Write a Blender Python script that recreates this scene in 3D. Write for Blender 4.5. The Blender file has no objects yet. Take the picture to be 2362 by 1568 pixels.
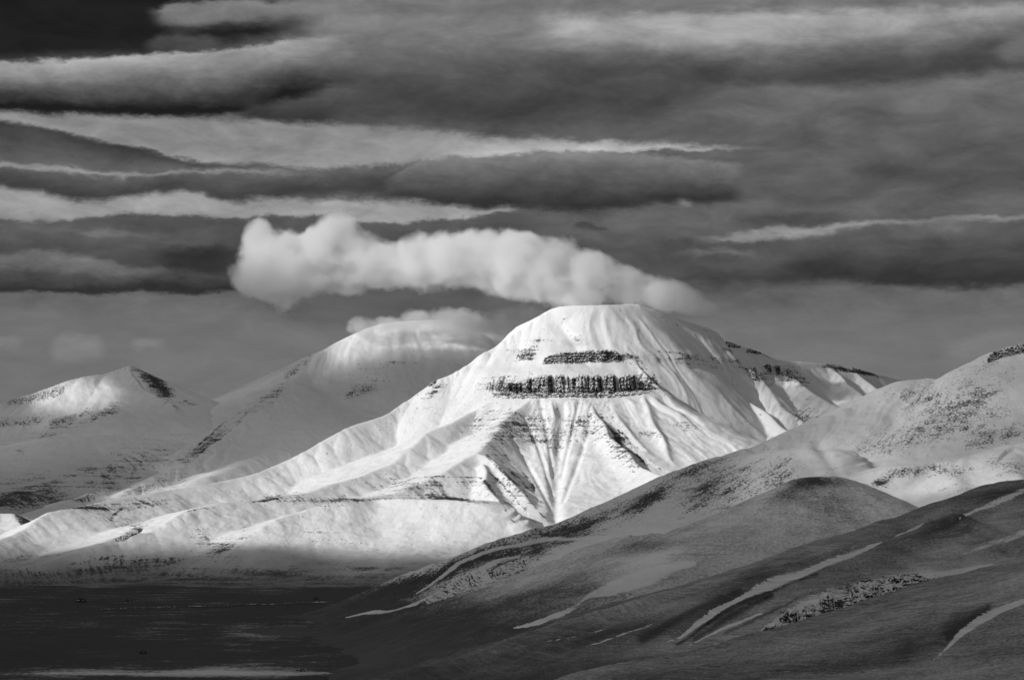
import bpy, math
import numpy as np

# ------------------------------------------------------------------ camera, sky, sun, exposure
scene = bpy.context.scene
COL = scene.collection
R = math.radians
HFOV = 24.0
FPX = 1180.5 / math.tan(R(HFOV / 2))        # focal length in units of a 2361 px wide picture
CAM_Z = 300.0
HOR = 1070.0                                # picture row of the true horizon
PITCH = math.atan((HOR - 784.0) / FPX)

cd = bpy.data.cameras.new("camera")
cd.sensor_width = 36.0
cd.lens = 18.0 / math.tan(R(HFOV / 2))
cd.clip_start = 1.0
cd.clip_end = 300000.0
cam = bpy.data.objects.new("camera", cd)
cam.location = (0, 0, CAM_Z)
cam.rotation_euler = (R(90) + PITCH, 0, 0)
COL.objects.link(cam)
scene.camera = cam

SUN_EL = R(25.0)
SUN_AZ = R(-118.0)                          # measured from +Y (view axis), negative = left, behind the camera
SUN = np.array([math.sin(SUN_AZ) * math.cos(SUN_EL), math.cos(SUN_AZ) * math.cos(SUN_EL), math.sin(SUN_EL)])
sl = bpy.data.lights.new("sun", 'SUN')
sl.energy = 3.6
sl.angle = R(0.55)
sl.color = (1.0, 1.0, 1.0)
sun = bpy.data.objects.new("sun", sl)
sun.rotation_euler = (R(90) - SUN_EL, 0, math.pi - SUN_AZ)
COL.objects.link(sun)
sun.location = (0, 0, 5000)

scene.view_settings.view_transform = 'Standard'
scene.view_settings.look = 'None'
scene.view_settings.gamma = 1.0
scene.view_settings.exposure = 0.0
scene.view_settings.use_curve_mapping = False
cy = scene.cycles
cy.max_bounces = 12
cy.diffuse_bounces = 2
cy.glossy_bounces = 1
cy.transmission_bounces = 2
cy.transparent_max_bounces = 48
cy.volume_bounces = 10
cy.use_denoising = True
try:
    cy.denoiser = 'OPENIMAGEDENOISE'
    cy.denoising_prefilter = 'ACCURATE'
except Exception:
    pass
cy.sample_clamp_indirect = 4.0


# ------------------------------------------------------------------ node helper
class NT:
    def __init__(self, tree):
        self.t = tree
        tree.nodes.clear()

    def n(self, kind, **kw):
        nd = self.t.nodes.new(kind)
        for k, v in kw.items():
            setattr(nd, k, v)
        return nd

    def put(self, sock, v):
        if v is None:
            return
        if isinstance(v, bpy.types.NodeSocket):
            self.t.links.new(v, sock)
        else:
            sock.default_value = v

    def m(self, op, a, b=None, c=None, clamp=False):
        nd = self.n('ShaderNodeMath', operation=op)
        nd.use_clamp = clamp
        for i, v in enumerate((a, b, c)):
            if v is not None:
                self.put(nd.inputs[i], v)
        return nd.outputs[0]

    def vm(self, op, a, b=None, scale=None):
        nd = self.n('ShaderNodeVectorMath', operation=op)
        self.put(nd.inputs[0], a)
        if b is not None:
            self.put(nd.inputs[1], b)
        if scale is not None:
            self.put(nd.inputs[3], scale)
        return nd.outputs['Value'] if op in ('LENGTH', 'DOT_PRODUCT', 'DISTANCE') else nd.outputs[0]

    def ss(self, x, lo, hi):
        nd = self.n('ShaderNodeMapRange')
        nd.interpolation_type = 'SMOOTHSTEP'
        self.put(nd.inputs['Value'], x)
        self.put(nd.inputs['From Min'], lo)
        self.put(nd.inputs['From Max'], hi)
        return nd.outputs[0]

    def mixf(self, f, a, b):
        nd = self.n('ShaderNodeMix')
        nd.data_type = 'FLOAT'
        self.put(nd.inputs[0], f)
        self.put(nd.inputs[2], a)
        self.put(nd.inputs[3], b)
        return nd.outputs[0]

    def noise(self, vec, scale=1.0, detail=4.0, rough=0.55, dist=0.0):
        nd = self.n('ShaderNodeTexNoise')
        nd.noise_dimensions = '3D'
        self.put(nd.inputs['Vector'], vec)
        self.put(nd.inputs['Scale'], scale)
        self.put(nd.inputs['Detail'], detail)
        self.put(nd.inputs['Roughness'], rough)
        self.put(nd.inputs['Distortion'], dist)
        return nd.outputs[0]

    def xyz(self, x, y, z):
        nd = self.n('ShaderNodeCombineXYZ')
        for i, v in enumerate((x, y, z)):
            self.put(nd.inputs[i], v)
        return nd.outputs[0]

    def sep(self, v):
        nd = self.n('ShaderNodeSeparateXYZ')
        self.put(nd.inputs[0], v)
        return nd.outputs

    def curve(self, x, pts, lo=0.0, hi=255.0):
        """value of a smooth curve through pts [(x, y)...]; x is rescaled from [-600, 3000]"""
        nd = self.n('ShaderNodeFloatCurve')
        cu = nd.mapping.curves[0]
        X0, X1, Y0, Y1 = -600.0, 3000.0, -400.0, 1100.0
        pts = sorted(pts)
        q = [((p[0] - X0) / (X1 - X0), (p[1] - Y0) / (Y1 - Y0)) for p in pts]
        while len(cu.points) < len(q):
            cu.points.new(0.5, 0.5)
        for p, (a, b) in zip(cu.points, q):
            p.location = (min(max(a, 0), 1), min(max(b, 0), 1))
            p.handle_type = 'AUTO_CLAMPED'
        nd.mapping.extend = 'HORIZONTAL'
        nd.mapping.update()
        xs = self.m('MULTIPLY_ADD', x, 1.0 / (X1 - X0), -X0 / (X1 - X0))
        self.put(nd.inputs['Value'], xs)
        return self.m('MULTIPLY_ADD', nd.outputs[0], (Y1 - Y0), Y0)


# ------------------------------------------------------------------ world: daylight sky with banks of stratus
def build_world():
    w = bpy.data.worlds.new("World")
    scene.world = w
    w.use_nodes = True
    t = NT(w.node_tree)
    out = t.n('ShaderNodeOutputWorld')
    bg = t.n('ShaderNodeBackground')
    STR = 0.1
    bg.inputs['Strength'].default_value = STR
    t.t.links.new(bg.outputs[0], out.inputs[0])
    sky = t.n('ShaderNodeTexSky')
    sky.sky_type = 'NISHITA'
    sky.sun_disc = False
    sky.sun_elevation = SUN_EL
    sky.sun_rotation = SUN_AZ
    sky.altitude = 300
    bw = t.n('ShaderNodeRGBToBW')
    t.t.links.new(sky.outputs[0], bw.inputs[0])
    # clear air seen through a deep red filter: very dark
    clear = t.m('POWER', t.m('MULTIPLY', bw.outputs[0], STR * 0.035), 1 / 2.2)

    tc = t.n('ShaderNodeTexCoord')
    d = tc.outputs['Generated']
    sx, sy, sz = t.sep(d)
    az = t.m('ARCTAN2', sx, sy)
    el = t.m('ARCSINE', sz)
    # sky bearings: U grows to the right, V downwards, one unit = 1/FPX rad; the banks lie in level sheets
    U0 = t.m('MULTIPLY_ADD', az, FPX * 1.012, 1180.5)
    V0 = t.m('MULTIPLY_ADD', el, -FPX, HOR)
    big = t.noise(t.xyz(t.m('MULTIPLY', U0, 1 / 260), t.m('MULTIPLY', V0, 1 / 70), 3.0), 1.0, 5.0, 0.55)
    fin = t.noise(t.xyz(t.m('MULTIPLY', U0, 1 / 60), t.m('MULTIPLY', V0, 1 / 30), 9.0), 1.0, 6.0, 0.62)
    V = t.m('ADD', V0, t.m('MULTIPLY_ADD', big, 44.0, -22.0))
    V = t.m('ADD', V, t.m('MULTIPLY_ADD', fin, 30.0, -15.0))
    mic = t.noise(t.xyz(t.m('MULTIPLY', U0, 1 / 26), t.m('MULTIPLY', V0, 1 / 13), 33.0), 1.0, 5.0, 0.65, 0.6)
    V = t.m('ADD', V, t.m('MULTIPLY_ADD', mic, 13.0, -6.5))
    b2 = t.noise(t.xyz(t.m('MULTIPLY', U0, 1 / 210), t.m('MULTIPLY', V0, 1 / 120), 21.0), 1.0, 3.0, 0.5)
    U = t.m('ADD', U0, t.m('MULTIPLY_ADD', b2, 90.0, -45.0))

    # the general veil: lighter towards the horizon
    acc = t.m('DIVIDE', t.curve(V, [(-400, 92), (0, 100), (200, 88), (420, 88), (600, 78), (690, 96), (780, 112), (900, 112), (1100, 108)]), 255.0)

    def bank(top, bot, bt, bb, st, sb, ends=None, op=1.0, gam=1.0):
        """one bank of cloud: top / bottom edge curves, brightness (0-255) at top and bottom, edge softness, optional ends"""
        nonlocal acc
        T = t.curve(U, top)
        B = t.curve(U, bot)
        st, sb = st * 1.25 + 1.0, sb * 1.4 + 1.5
        f = t.m('MULTIPLY', t.ss(t.m('SUBTRACT', V, T), -st, st), t.ss(t.m('SUBTRACT', B, V), -sb, sb))
        if ends:
            a, b, se = ends
            if a is not None:
                f = t.m('MULTIPLY', f, t.ss(U, a - se, a + se))
            if b is not None:
                f = t.m('MULTIPLY', f, t.ss(U, b + se, b - se))
        h = t.m('DIVIDE', t.m('SUBTRACT', V, T), t.m('MAXIMUM', t.m('SUBTRACT', B, T), 4.0), clamp=True)
        if gam != 1.0:
            h = t.m('POWER', h, gam)
        val = t.mixf(h, bt / 255.0, bb / 255.0)
        acc = t.mixf(t.m('MULTIPLY', f, op), acc, val)

    # ---- upper sheet
    bank([(-600, -400), (3000, -400)], [(-600, 120), (600, 110), (1250, 130), (2361, 130), (3000, 130)], 124, 116, 20, 40)
    bank([(1180, 15), (1400, 5), (1800, 0), (2361, -30), (3000, -40)], [(1180, 95), (1500, 115), (1750, 125), (2050, 105), (2361, 80), (3000, 70)],
         160, 150, 26, 34, (1240, None, 60), 0.95)
    # dark swath below the bright sheet
    bank([(560, 230), (800, 175), (1100, 120), (1400, 118), (1700, 130), (2000, 115), (2361, 85), (3000, 80)],
         [(560, 275), (800, 262), (1100, 275), (1400, 262), (1600, 225), (1900, 205), (2100, 205), (2361, 190), (3000, 190)], 92, 52, 40, 40, (640, None, 200), 0.95)
    bank([(1500, 215), (1700, 198), (1900, 212), (2361, 190), (3000, 190)], [(1500, 250), (1800, 262), (2361, 330), (3000, 330)], 108, 92, 16, 40, (1620, None, 110), 0.85)
    bank([(1500, 265), (1700, 255), (1900, 272), (2100, 276)], [(1500, 290), (1800, 310), (2100, 320)], 104, 88, 10, 22, (1600, 1960, 90), 0.7)
    # deep clear air, upper left, and the two small clouds in it
    bank([(-600, -400), (3000, -400)], [(-600, 168), (0, 163), (200, 152), (400, 138), (540, 112), (640, 95), (720, 60), (760, -60), (3000, -60)],
         20, 38, 16, 18, (None, 670, 110))
    bank([(-600, -400), (3000, -400)], [(-600, 20), (300, 0), (420, -10), (700, 6), (3000, 6)], 40, 40, 10, 8, (250, 760, 60), 0.0)
    bank([(315, 52), (400, 18), (500, 10), (640, 12), (760, -20)], [(315, 60), (420, 76), (520, 70), (640, 60), (760, 40)], 118, 100, 7, 12, (345, None, 26), 0.95)
    bank([(300, 112), (380, 88), (500, 96)], [(300, 134), (420, 136), (520, 124)], 84, 74, 8, 10, (325, 505, 30), 0.8)
    # long arm rising to the right, pale on top, almost black below
    bank([(-600, 175), (0, 163), (150, 157), (300, 144), (450, 131), (540, 122), (650, 98), (780, 84), (950, 78)],
         [(-600, 290), (0, 270), (200, 274), (380, 274), (500, 268), (700, 220), (950, 170)], 150, 12, 5, 9, (None, 760, 130), 1.0, 1.35)
    bank([(500, 245), (600, 235), (800, 240)], [(500, 275), (560, 290), (640, 299), (770, 292)], 66, 48, 18, 9, (540, 772, 40), 0.9)
    # ---- pale wedge that thins to a bright point
    bank([(-600, 270), (0, 276), (400, 284), (700, 288), (900, 300), (1180, 316), (1400, 328), (1560, 338), (1715, 348)],
         [(-600, 300), (0, 303), (150, 324), (300, 352), (420, 378), (700, 386), (900, 390), (960, 380), (1180, 354), (1300, 350), (1450, 356), (1520, 347), (1715, 350)],
         122, 138, 8, 5, (None, 1712, 8))
    bank([(1000, 318), (1180, 322), (1400, 332), (1560, 340), (1715, 348)], [(1000, 372), (1180, 353), (1300, 350), (1450, 356), (1520, 347), (1715, 350)],
         150, 172, 8, 4, (1050, 1705, 120))
    bank([(-600, 290), (0, 304), (150, 325), (300, 353), (430, 380), (520, 392)], [(-600, 380), (0, 385), (150, 397), (280, 408), (520, 398)], 58, 94, 6, 6, (None, 520, 70), 0.95)
    bank([(-600, 375), (0, 384), (150, 398), (280, 410), (420, 404), (700, 394), (900, 390)], [(-600, 400), (0, 403), (150, 412), (280, 420), (420, 412), (700, 402), (900, 396)],
         132, 140, 4, 4, (None, 640, 140), 0.9)
    bank([(-600, 400), (0, 403), (150, 412), (280, 420), (420, 411), (700, 402), (930, 392)], [(-600, 440), (0, 444), (150, 470), (260, 470), (400, 448), (530, 468), (650, 455), (800, 452), (930, 460)],
         88, 52, 5, 12, (None, 930, 60), 0.95)
    # ---- dark lens in the middle
    bank([(860, 440), (960, 383), (1180, 356), (1300, 352), (1450, 359), (1590, 370), (1720, 388)],
         [(860, 458), (960, 472), (1180, 482), (1400, 486), (1560, 474), (1720, 466)], 120, 42, 5, 12, (905, 1708, 26), 0.97)
    # ---- bright band above the cap cloud
    bank([(-600, 440), (0, 450), (200, 470), (320, 458), (430, 446), (540, 470), (600, 458), (760, 466), (960, 474), (1215, 480)],
         [(-600, 520), (0, 518), (80, 528), (200, 511), (300, 506), (500, 513), (600, 506), (720, 500), (840, 513), (1000, 508), (1215, 488)],
         138, 152, 9, 5, (None, 1195, 26), 0.97)
    # ---- grey bank, left
    bank([(-600, 520), (0, 519), (80, 529), (200, 512), (300, 507), (500, 514), (600, 507), (720, 501), (840, 514), (1000, 509), (1215, 489), (1300, 500)],
         [(-600, 680), (0, 678), (300, 679), (540, 669), (700, 620), (1300, 560)], 84, 66, 4, 6, (None, 1230, 60), 0.95)
    bank([(-600, 520), (1300, 500)], [(-600, 560), (0, 560), (300, 560), (560, 556), (700, 560)], 74, 98, 20, 14, (None, 520, 60), 0.55)
    bank([(-600, 545), (100, 548), (300, 545), (400, 545)], [(-600, 552), (100, 553), (300, 551), (400, 550)], 122, 122, 4, 4, (180, 350, 60), 0.6)
    bank([(300, 580), (400, 582), (540, 575)], [(300, 640), (540, 660)], 40, 56, 12, 12, (340, 560, 70), 0.85)
    bank([(-600, 600), (0, 600), (100, 588), (170, 600), (300, 625), (450, 632)], [(-600, 640), (0, 634), (200, 640), (450, 642)], 118, 96, 8, 10, (None, 400, 80), 0.8)
    bank([(-600, 645), (0, 640), (200, 650), (540, 640)], [(-600, 680), (0, 678), (300, 679), (560, 669)], 74, 40, 10, 5, (None, 590, 30), 0.9)
    # ---- right half
    bank([(1180, 500), (1400, 482), (1800, 470), (2361, 470)], [(1180, 540), (1400, 560), (1800, 560), (2361, 540)], 96, 90, 14, 20, (1230, None, 60), 0.7)
    bank([(1310, 526), (1350, 517), (1420, 526)], [(1310, 530), (1360, 533), (1420, 532)], 66, 66, 4, 4, (1325, 1410, 12), 0.8)
    bank([(1550, 468), (1575, 460), (1600, 466)], [(1550, 474), (1575, 478), (1600, 470)], 140, 130, 7, 7, (1562, 1594, 14), 0.7)
    bank([(1700, 505), (1900, 498), (2000, 505)], [(1700, 520), (1900, 526), (2000, 520)], 66, 66, 10, 10, (1740, 1960, 60), 0.7)
    bank([(1900, 385), (2361, 345), (3000, 340)], [(1900, 420), (2361, 440), (3000, 440)], 84, 66, 22, 26, (2000, None, 160), 0.7)
    bank([(1780, 600), (1900, 546), (2000, 534), (2361, 522), (3000, 516)], [(1600, 660), (1800, 646), (2000, 660), (2361, 668), (3000, 670)], 90, 46, 14, 10, (1800, None, 90), 0.95)
    bank([(1500, 640), (1650, 622), (1800, 622), (2000, 620)], [(1500, 664), (1700, 664), (2000, 664)], 64, 56, 18, 16, (1560, 1900, 60), 0.8)
    bank([(1640, 552), (1740, 544), (1800, 536), (1900, 526), (2000, 518), (2120, 519), (2361, 512), (3000, 506)],
         [(1640, 556), (1740, 556), (1800, 552), (1900, 548), (2000, 530), (2120, 526), (2361, 521), (3000, 515)], 138, 146, 5, 6, (1640, None, 50), 0.85)
    bank([(1550, 585), (1700, 576), (1780, 588)], [(1550, 592), (1700, 588), (1780, 594)], 118, 118, 5, 6, (1590, 1740, 40), 0.7)
    bank([(2080, 530), (2180, 524), (2300, 530)], [(2080, 545), (2180, 552), (2300, 545)], 122, 100, 8, 10, (2100, 2220, 30), 0.7)
    bank([(2270, 140), (2361, 112), (3000, 110)], [(2270, 150), (2361, 165), (3000, 165)], 112, 104, 10, 14, (2310, None, 24), 0.8)
    # ---- thin grey under the cap cloud, puffs on the far horizon, drift on the right-hand hill
    bank([(560, 690), (900, 660), (1300, 680)], [(560, 735), (900, 750), (1300, 790)], 84, 94, 14, 22, (620, 1300, 50), 0.85)
    bank([(-600, 790), (0, 782), (60, 786)], [(-600, 815), (0, 812), (60, 806)], 128, 118, 7, 9, (None, 50, 12), 0.8)
    bank([(115, 800), (180, 778), (250, 784)], [(115, 836), (160, 838), (250, 818)], 132, 126, 12, 12, (122, 238, 18), 0.75)
    bank([(300, 792), (340, 782), (380, 788)], [(300, 806), (340, 812), (380, 806)], 134, 126, 8, 9, (312, 372, 16), 0.8)
    bank([(2140, 850), (2220, 800), (2300, 768), (2361, 762), (3000, 760)], [(2140, 880), (2361, 880), (3000, 880)], 128, 122, 16, 30, (2190, None, 40), 0.55)
    # fine cloud grain
    g1 = t.noise(t.xyz(t.m('MULTIPLY', U0, 1 / 160), t.m('MULTIPLY', V0, 1 / 62), 40.0), 1.0, 8.0, 0.62, 0.4)
    g2 = t.noise(t.xyz(t.m('MULTIPLY', U0, 1 / 90), t.m('MULTIPLY', V0, 1 / 14), 60.0), 1.0, 5.0, 0.6)
    calm = t.ss(V0, 640.0, 760.0)
    gr = t.m('ADD', t.m('MULTIPLY_ADD', g1, 0.72, 0.66), t.m('MULTIPLY', g2, 0.09))
    acc = t.m('MULTIPLY', acc, t.mixf(calm, gr, t.m('MULTIPLY_ADD', g1, 0.26, 0.88)))
    acc = t.m('MAXIMUM', acc, clear)
    lin = t.m('DIVIDE', t.m('POWER', acc, 2.2), STR)
    t.t.links.new(lin, bg.inputs['Color'])
    w.cycles.sampling_method = 'MANUAL'
    w.cycles.sample_map_resolution = 512


build_world()


# ------------------------------------------------------------------ picture <-> place
def P(px, py, Y):
    """point at forward distance Y (m) along the sight line through picture point (px, py)"""
    dx = (px - 1180.5) / FPX
    dz = -(py - 784.0) / FPX
    c, s = math.cos(PITCH), math.sin(PITCH)
    wy = c - s * dz
    wz = s + c * dz
    return np.array([dx / wy * Y, Y, CAM_Z + wz / wy * Y])


def proj(x, y, z):
    c, s = math.cos(PITCH), math.sin(PITCH)
    zz = z - CAM_Z
    f = c * y + s * zz
    u = -s * y + c * zz
    return 1180.5 + FPX * x / f, 784.0 - FPX * u / f


# ------------------------------------------------------------------ numpy noise
def _hash(ix, iy, seed):
    h = (ix.astype(np.int64) * 374761393 + iy.astype(np.int64) * 668265263 + seed * 982451653) & 0xFFFFFFFF
    h = ((h ^ (h >> 13)) * 1274126177) & 0xFFFFFFFF
    h = h ^ (h >> 16)
    return h


def perlin(x, y, seed=0):
    x0 = np.floor(x)
    y0 = np.floor(y)
    fx = (x - x0).astype(np.float32)
    fy = (y - y0).astype(np.float32)
    u = fx * fx * fx * (fx * (fx * 6 - 15) + 10)
    v = fy * fy * fy * (fy * (fy * 6 - 15) + 10)

    def g(ix, iy, dx, dy):
        a = (_hash(ix, iy, seed) & 1023).astype(np.float32) * np.float32(2 * math.pi / 1024)
        return np.cos(a) * dx + np.sin(a) * dy
    n00 = g(x0, y0, fx, fy)
    n10 = g(x0 + 1, y0, fx - 1, fy)
    n01 = g(x0, y0 + 1, fx, fy - 1)
    n11 = g(x0 + 1, y0 + 1, fx - 1, fy - 1)
    a = n00 + u * (n10 - n00)
    b = n01 + u * (n11 - n01)
    return (a + v * (b - a)) * 1.5


def fbm(x, y, seed=0, octv=4, gain=0.5, lac=2.03):
    s = np.zeros_like(x, dtype=np.float32)
    a = 1.0
    for i in range(octv):
        s += a * perlin(x, y, seed + i * 17)
        x = x * lac + 13.7
        y = y * lac + 7.3
        a *= gain
    return s


def sstep(x, a, b):
    t = np.clip((x - a) / (b - a), 0, 1)
    return t * t * (3 - 2 * t)


def smooth_line(pts, n=3):
    """Catmull-Rom through 3-D or 2-D points"""
    p = np.array(pts, float)
    if len(p) < 3:
        return p
    q = np.vstack([2 * p[0] - p[1], p, 2 * p[-1] - p[-2]])
    out = []
    for i in range(1, len(q) - 2):
        for k in range(n):
            t = k / n
            a, b, c, d = q[i - 1], q[i], q[i + 1], q[i + 2]
            out.append(0.5 * (2 * b + (c - a) * t + (2 * a - 5 * b + 4 * c - d) * t * t + (3 * b - a - 3 * c + d) * t ** 3))
    out.append(p[-1])
    return np.array(out)


def line_field(x, y, pts):
    """distance to a polyline in the picture plane"""
    best = np.full(x.shape, 1e12, np.float32)
    for a, b in zip(pts[:-1], pts[1:]):
        ex, ey = b[0] - a[0], b[1] - a[1]
        l2 = max(ex * ex + ey * ey, 1e-6)
        dx = x - np.float32(a[0])
        dy = y - np.float32(a[1])
        t = np.clip((dx * ex + dy * ey) / l2, 0, 1)
        best = np.minimum(best, (dx - t * ex) ** 2 + (dy - t * ey) ** 2)
    return np.sqrt(best)


def ridge_field(x, y, rd):
    """height of the roof-shaped land falling away from a crest line: the highest of the roofs of its pieces"""
    f4 = np.float32
    h = np.full(x.shape, -1e6, f4)
    tt = np.zeros(x.shape, f4)
    dd = np.zeros(x.shape, f4)
    sw = np.zeros(x.shape, f4)
    L = 0.0
    for a, b in zip(rd.p[:-1], rd.p[1:]):
        ex, ey = b[0] - a[0], b[1] - a[1]
        l2 = ex * ex + ey * ey
        if l2 < 1e-6:
            continue
        l = math.sqrt(l2)
        dx = x - f4(a[0])
        dy = y - f4(a[1])
        t = np.clip((dx * f4(ex) + dy * f4(ey)) / f4(l2), 0, 1)
        qx = dx - t * f4(ex)
        qy = dy - t * f4(ey)
        d = np.sqrt(qx * qx + qy * qy)
        w = (f4(ex) * qy - f4(ey) * qx) / (f4(l) * np.maximum(d, f4(1e-3)))
        de = np.sqrt(d * d + f4(rd.r ** 2)) - f4(rd.r)
        zm = 0.5 * (a[2] + b[2])
        q = min(max((zm - 150.0) / 450.0, 0.0), 1.0)
        up = 1.0 + rd.hi * q * q * (3 - 2 * q)          # the upper slopes are steeper
        g = 1.2 * abs(b[2] - a[2]) / l
        sl, sr = f4(max(rd.sl * up, g)), f4(max(rd.sr * up, g))
        if rd.flat:
            sl = f4(rd.sl)
        fall = sl * de
        if rd.flat:                                     # a level shelf on the left hand, then a slope again
            fall = fall + f4(1.1) * np.maximum(de - f4(rd.flat), 0)
        fall = fall * (0.5 + 0.5 * w) + (sr * de) * (0.5 - 0.5 * w)
        zr = f4(a[2]) + t * f4(b[2] - a[2])
        H = np.maximum(zr - f4(rd.base), f4(5.0))
        hh = f4(rd.c) * (rd.base + H * np.exp(-fall / H)) + f4(1 - rd.c) * (zr - fall)
        hn = np.maximum(h, hh)
        old = np.exp(np.maximum((h - hn) * f4(0.08), f4(-40)))
        new = np.exp(np.maximum((hh - hn) * f4(0.08), f4(-40)))
        tt = tt * old + (f4(L) + t * f4(l)) * new
        dd = dd * old + de * new
        sw = sw * old + new
        h = hn
        L += l
    return h, tt / sw, dd / sw


# ------------------------------------------------------------------ object helpers
def tag(o, label=None, cat=None, group=None, kind=None):
    if label:
        o["label"] = label
    if cat:
        o["category"] = cat
    if group:
        o["group"] = group
    if kind:
        o["kind"] = kind
    return o


def mesh_from(name, verts, faces, mat=None, parent=None, attrs=None, smooth=True):
    me = bpy.data.meshes.new(name)
    verts = np.asarray(verts, np.float32)
    faces = np.asarray(faces, np.int32)
    me.vertices.add(len(verts))
    me.vertices.foreach_set("co", verts.ravel())
    k = faces.shape[1]
    me.loops.add(faces.size)
    me.loops.foreach_set("vertex_index", faces.ravel())
    me.polygons.add(len(faces))
    me.polygons.foreach_set("loop_start", np.arange(0, faces.size, k, dtype=np.int32))
    me.polygons.foreach_set("loop_total", np.full(len(faces), k, np.int32))
    me.update(calc_edges=True)
    if smooth:
        me.polygons.foreach_set("use_smooth", np.ones(len(faces), bool))
    else:
        me.polygons.foreach_set("use_smooth", np.zeros(len(faces), bool))
    for nm, (typ, data) in (attrs or {}).items():
        at = me.attributes.new(nm, typ, 'POINT')
        at.data.foreach_set('vector' if typ == 'FLOAT_VECTOR' else 'value', np.asarray(data, np.float32).ravel())
    if mat:
        me.materials.append(mat)
    o = bpy.data.objects.new(name, me)
    COL.objects.link(o)
    if parent:
        o.parent = parent
    return o


def grid_faces(nu, nv):
    i = np.arange(nu - 1)[:, None] * nv + np.arange(nv - 1)[None, :]
    return np.stack([i, i + nv, i + nv + 1, i + 1], -1).reshape(-1, 4)


# ------------------------------------------------------------------ materials
def snow_material(name, fine, mid, stl, stw, snow=0.80, ground=0.055, soft=0.10, bump=0.6, streak=0.5, contrast=1.0, skew=0.0, beds=0.0, scratch=0.0):
    """wind-packed snow over stony ground; 'bare' (0..1) says how much ground shows, 'flow' runs down the slope"""
    m = bpy.data.materials.new(name)
    m.use_nodes = True
    t = NT(m.node_tree)
    out = t.n('ShaderNodeOutputMaterial')
    bs = t.n('ShaderNodeBsdfPrincipled')
    t.t.links.new(bs.outputs[0], out.inputs[0])
    geo = t.n('ShaderNodeNewGeometry')
    pos = geo.outputs['Position']
    bare = t.n('ShaderNodeAttribute', attribute_name='bare').outputs['Fac']
    flow = t.n('ShaderNodeAttribute', attribute_name='flow').outputs['Vector']
    fx, fy, fz = t.sep(flow)
    if skew:
        fy = t.m('ADD', fy, t.m('MULTIPLY', fx, skew))
    drift = t.n('ShaderNodeAttribute', attribute_name='drift').outputs['Fac']
    n1 = t.noise(pos, 1.0 / fine, 5.0, 0.62)
    n2 = t.noise(pos, 1.0 / mid, 4.0, 0.55)
    wv = t.noise(pos, 1.0 / (mid * 2.2), 2.0, 0.5)
    sv = t.xyz(t.m('MULTIPLY_ADD', wv, 2.2, t.m('MULTIPLY', fx, 1.0 / stw)), t.m('MULTIPLY', fy, 1.0 / stl), fz)
    n3 = t.noise(sv, 1.0, 5.0, 0.6)
    nn = t.mixf(streak, t.m('MULTIPLY_ADD', n1, 0.62, t.m('MULTIPLY', n2, 0.38)), t.m('MULTIPLY_ADD', n3, 0.65, t.m('MULTIPLY', n1, 0.35)))
    # noise sits round 0.5 +- 0.2: stretch, then compare with the bare share
    nv = t.m('MULTIPLY_ADD', t.m('SUBTRACT', nn, 0.5), 2.1 * contrast, 0.5)
    if beds:
        px_, py_, pz_ = t.sep(pos)
        nb = t.noise(t.xyz(t.m('MULTIPLY', px_, 0.006), t.m('MULTIPLY', py_, 0.006), t.m('MULTIPLY', pz_, 1.0 / 9.0)), 1.0, 3.0, 0.6)
        nv = t.m('ADD', nv, t.m('MULTIPLY', t.m('SUBTRACT', nb, 0.5), beds))
    mask = t.ss(t.m('SUBTRACT', t.m('ADD', bare, nv), 1.0), -soft, soft)
    sc = t.m('MULTIPLY', t.m('MULTIPLY_ADD', n2, 0.16, 0.92), snow)
    sc = t.m('MULTIPLY', sc, t.m('MULTIPLY_ADD', n3, 0.08, 0.96))
    gc = t.m('MULTIPLY', t.m('MULTIPLY_ADD', n1, 1.2, 0.4), ground)
    rock = t.n('ShaderNodeAttribute', attribute_name='rock').outputs['Fac']
    n5 = t.noise(pos, 1.0 / (fine * 1.6), 4.0, 0.7)
    rm = t.ss(t.m('ADD', rock, t.m('MULTIPLY', t.m('SUBTRACT', n5, 0.5), 2.6)), 0.62, 0.70)
    dm = t.ss(t.m('ADD', drift, t.m('MULTIPLY', t.m('SUBTRACT', t.m('MULTIPLY_ADD', n1, 0.5, t.m('MULTIPLY', n3, 0.5)), 0.5), 2.6)), 0.46, 0.66)
    col = t.mixf(mask, sc, gc)
    if scratch:                                         # runnels and frost-sorted stripes
        w3 = t.noise(pos, 1.0 / 60.0, 3.0, 0.5)
        n6 = t.noise(t.xyz(t.m('MULTIPLY_ADD', w3, 3.0, t.m('MULTIPLY', fy, 1.0 / 5.0)), t.m('MULTIPLY', fx, 1.0 / 55.0), 2.0), 1.0, 3.0, 0.6)
        n7 = t.noise(pos, 1.0 / 130.0, 3.0, 0.55)
        sm = t.m('MULTIPLY', t.ss(n6, 0.48, 0.60), t.ss(n7, 0.42, 0.56))
        col = t.mixf(t.m('MULTIPLY', sm, scratch), col, gc)
        sm2 = t.m('MULTIPLY', t.ss(n6, 0.44, 0.32), t.ss(n7, 0.60, 0.46))
        col = t.mixf(t.m('MULTIPLY', sm2, scratch * 0.55), col, sc)
    thin = t.n('ShaderNodeAttribute', attribute_name='thin').outputs['Fac']
    col = t.mixf(thin, col, t.m('MULTIPLY_ADD', nv, -0.10, 0.135))   # snow too thin to hide the stones
    col = t.mixf(t.m('MULTIPLY', dm, t.m('MULTIPLY_ADD', n3, 0.9, 0.42, clamp=True)), col, sc)
    col = t.mixf(rm, col, t.m('MULTIPLY', gc, 0.45))
    t.t.links.new(t.xyz(col, col, col), bs.inputs['Base Color'])
    bs.inputs['Roughness'].default_value = 0.85
    bs.inputs['Specular IOR Level'].default_value = 0.15
    bp = t.n('ShaderNodeBump')
    bp.inputs['Strength'].default_value = bump
    bp.inputs['Distance'].default_value = 1.0
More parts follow.
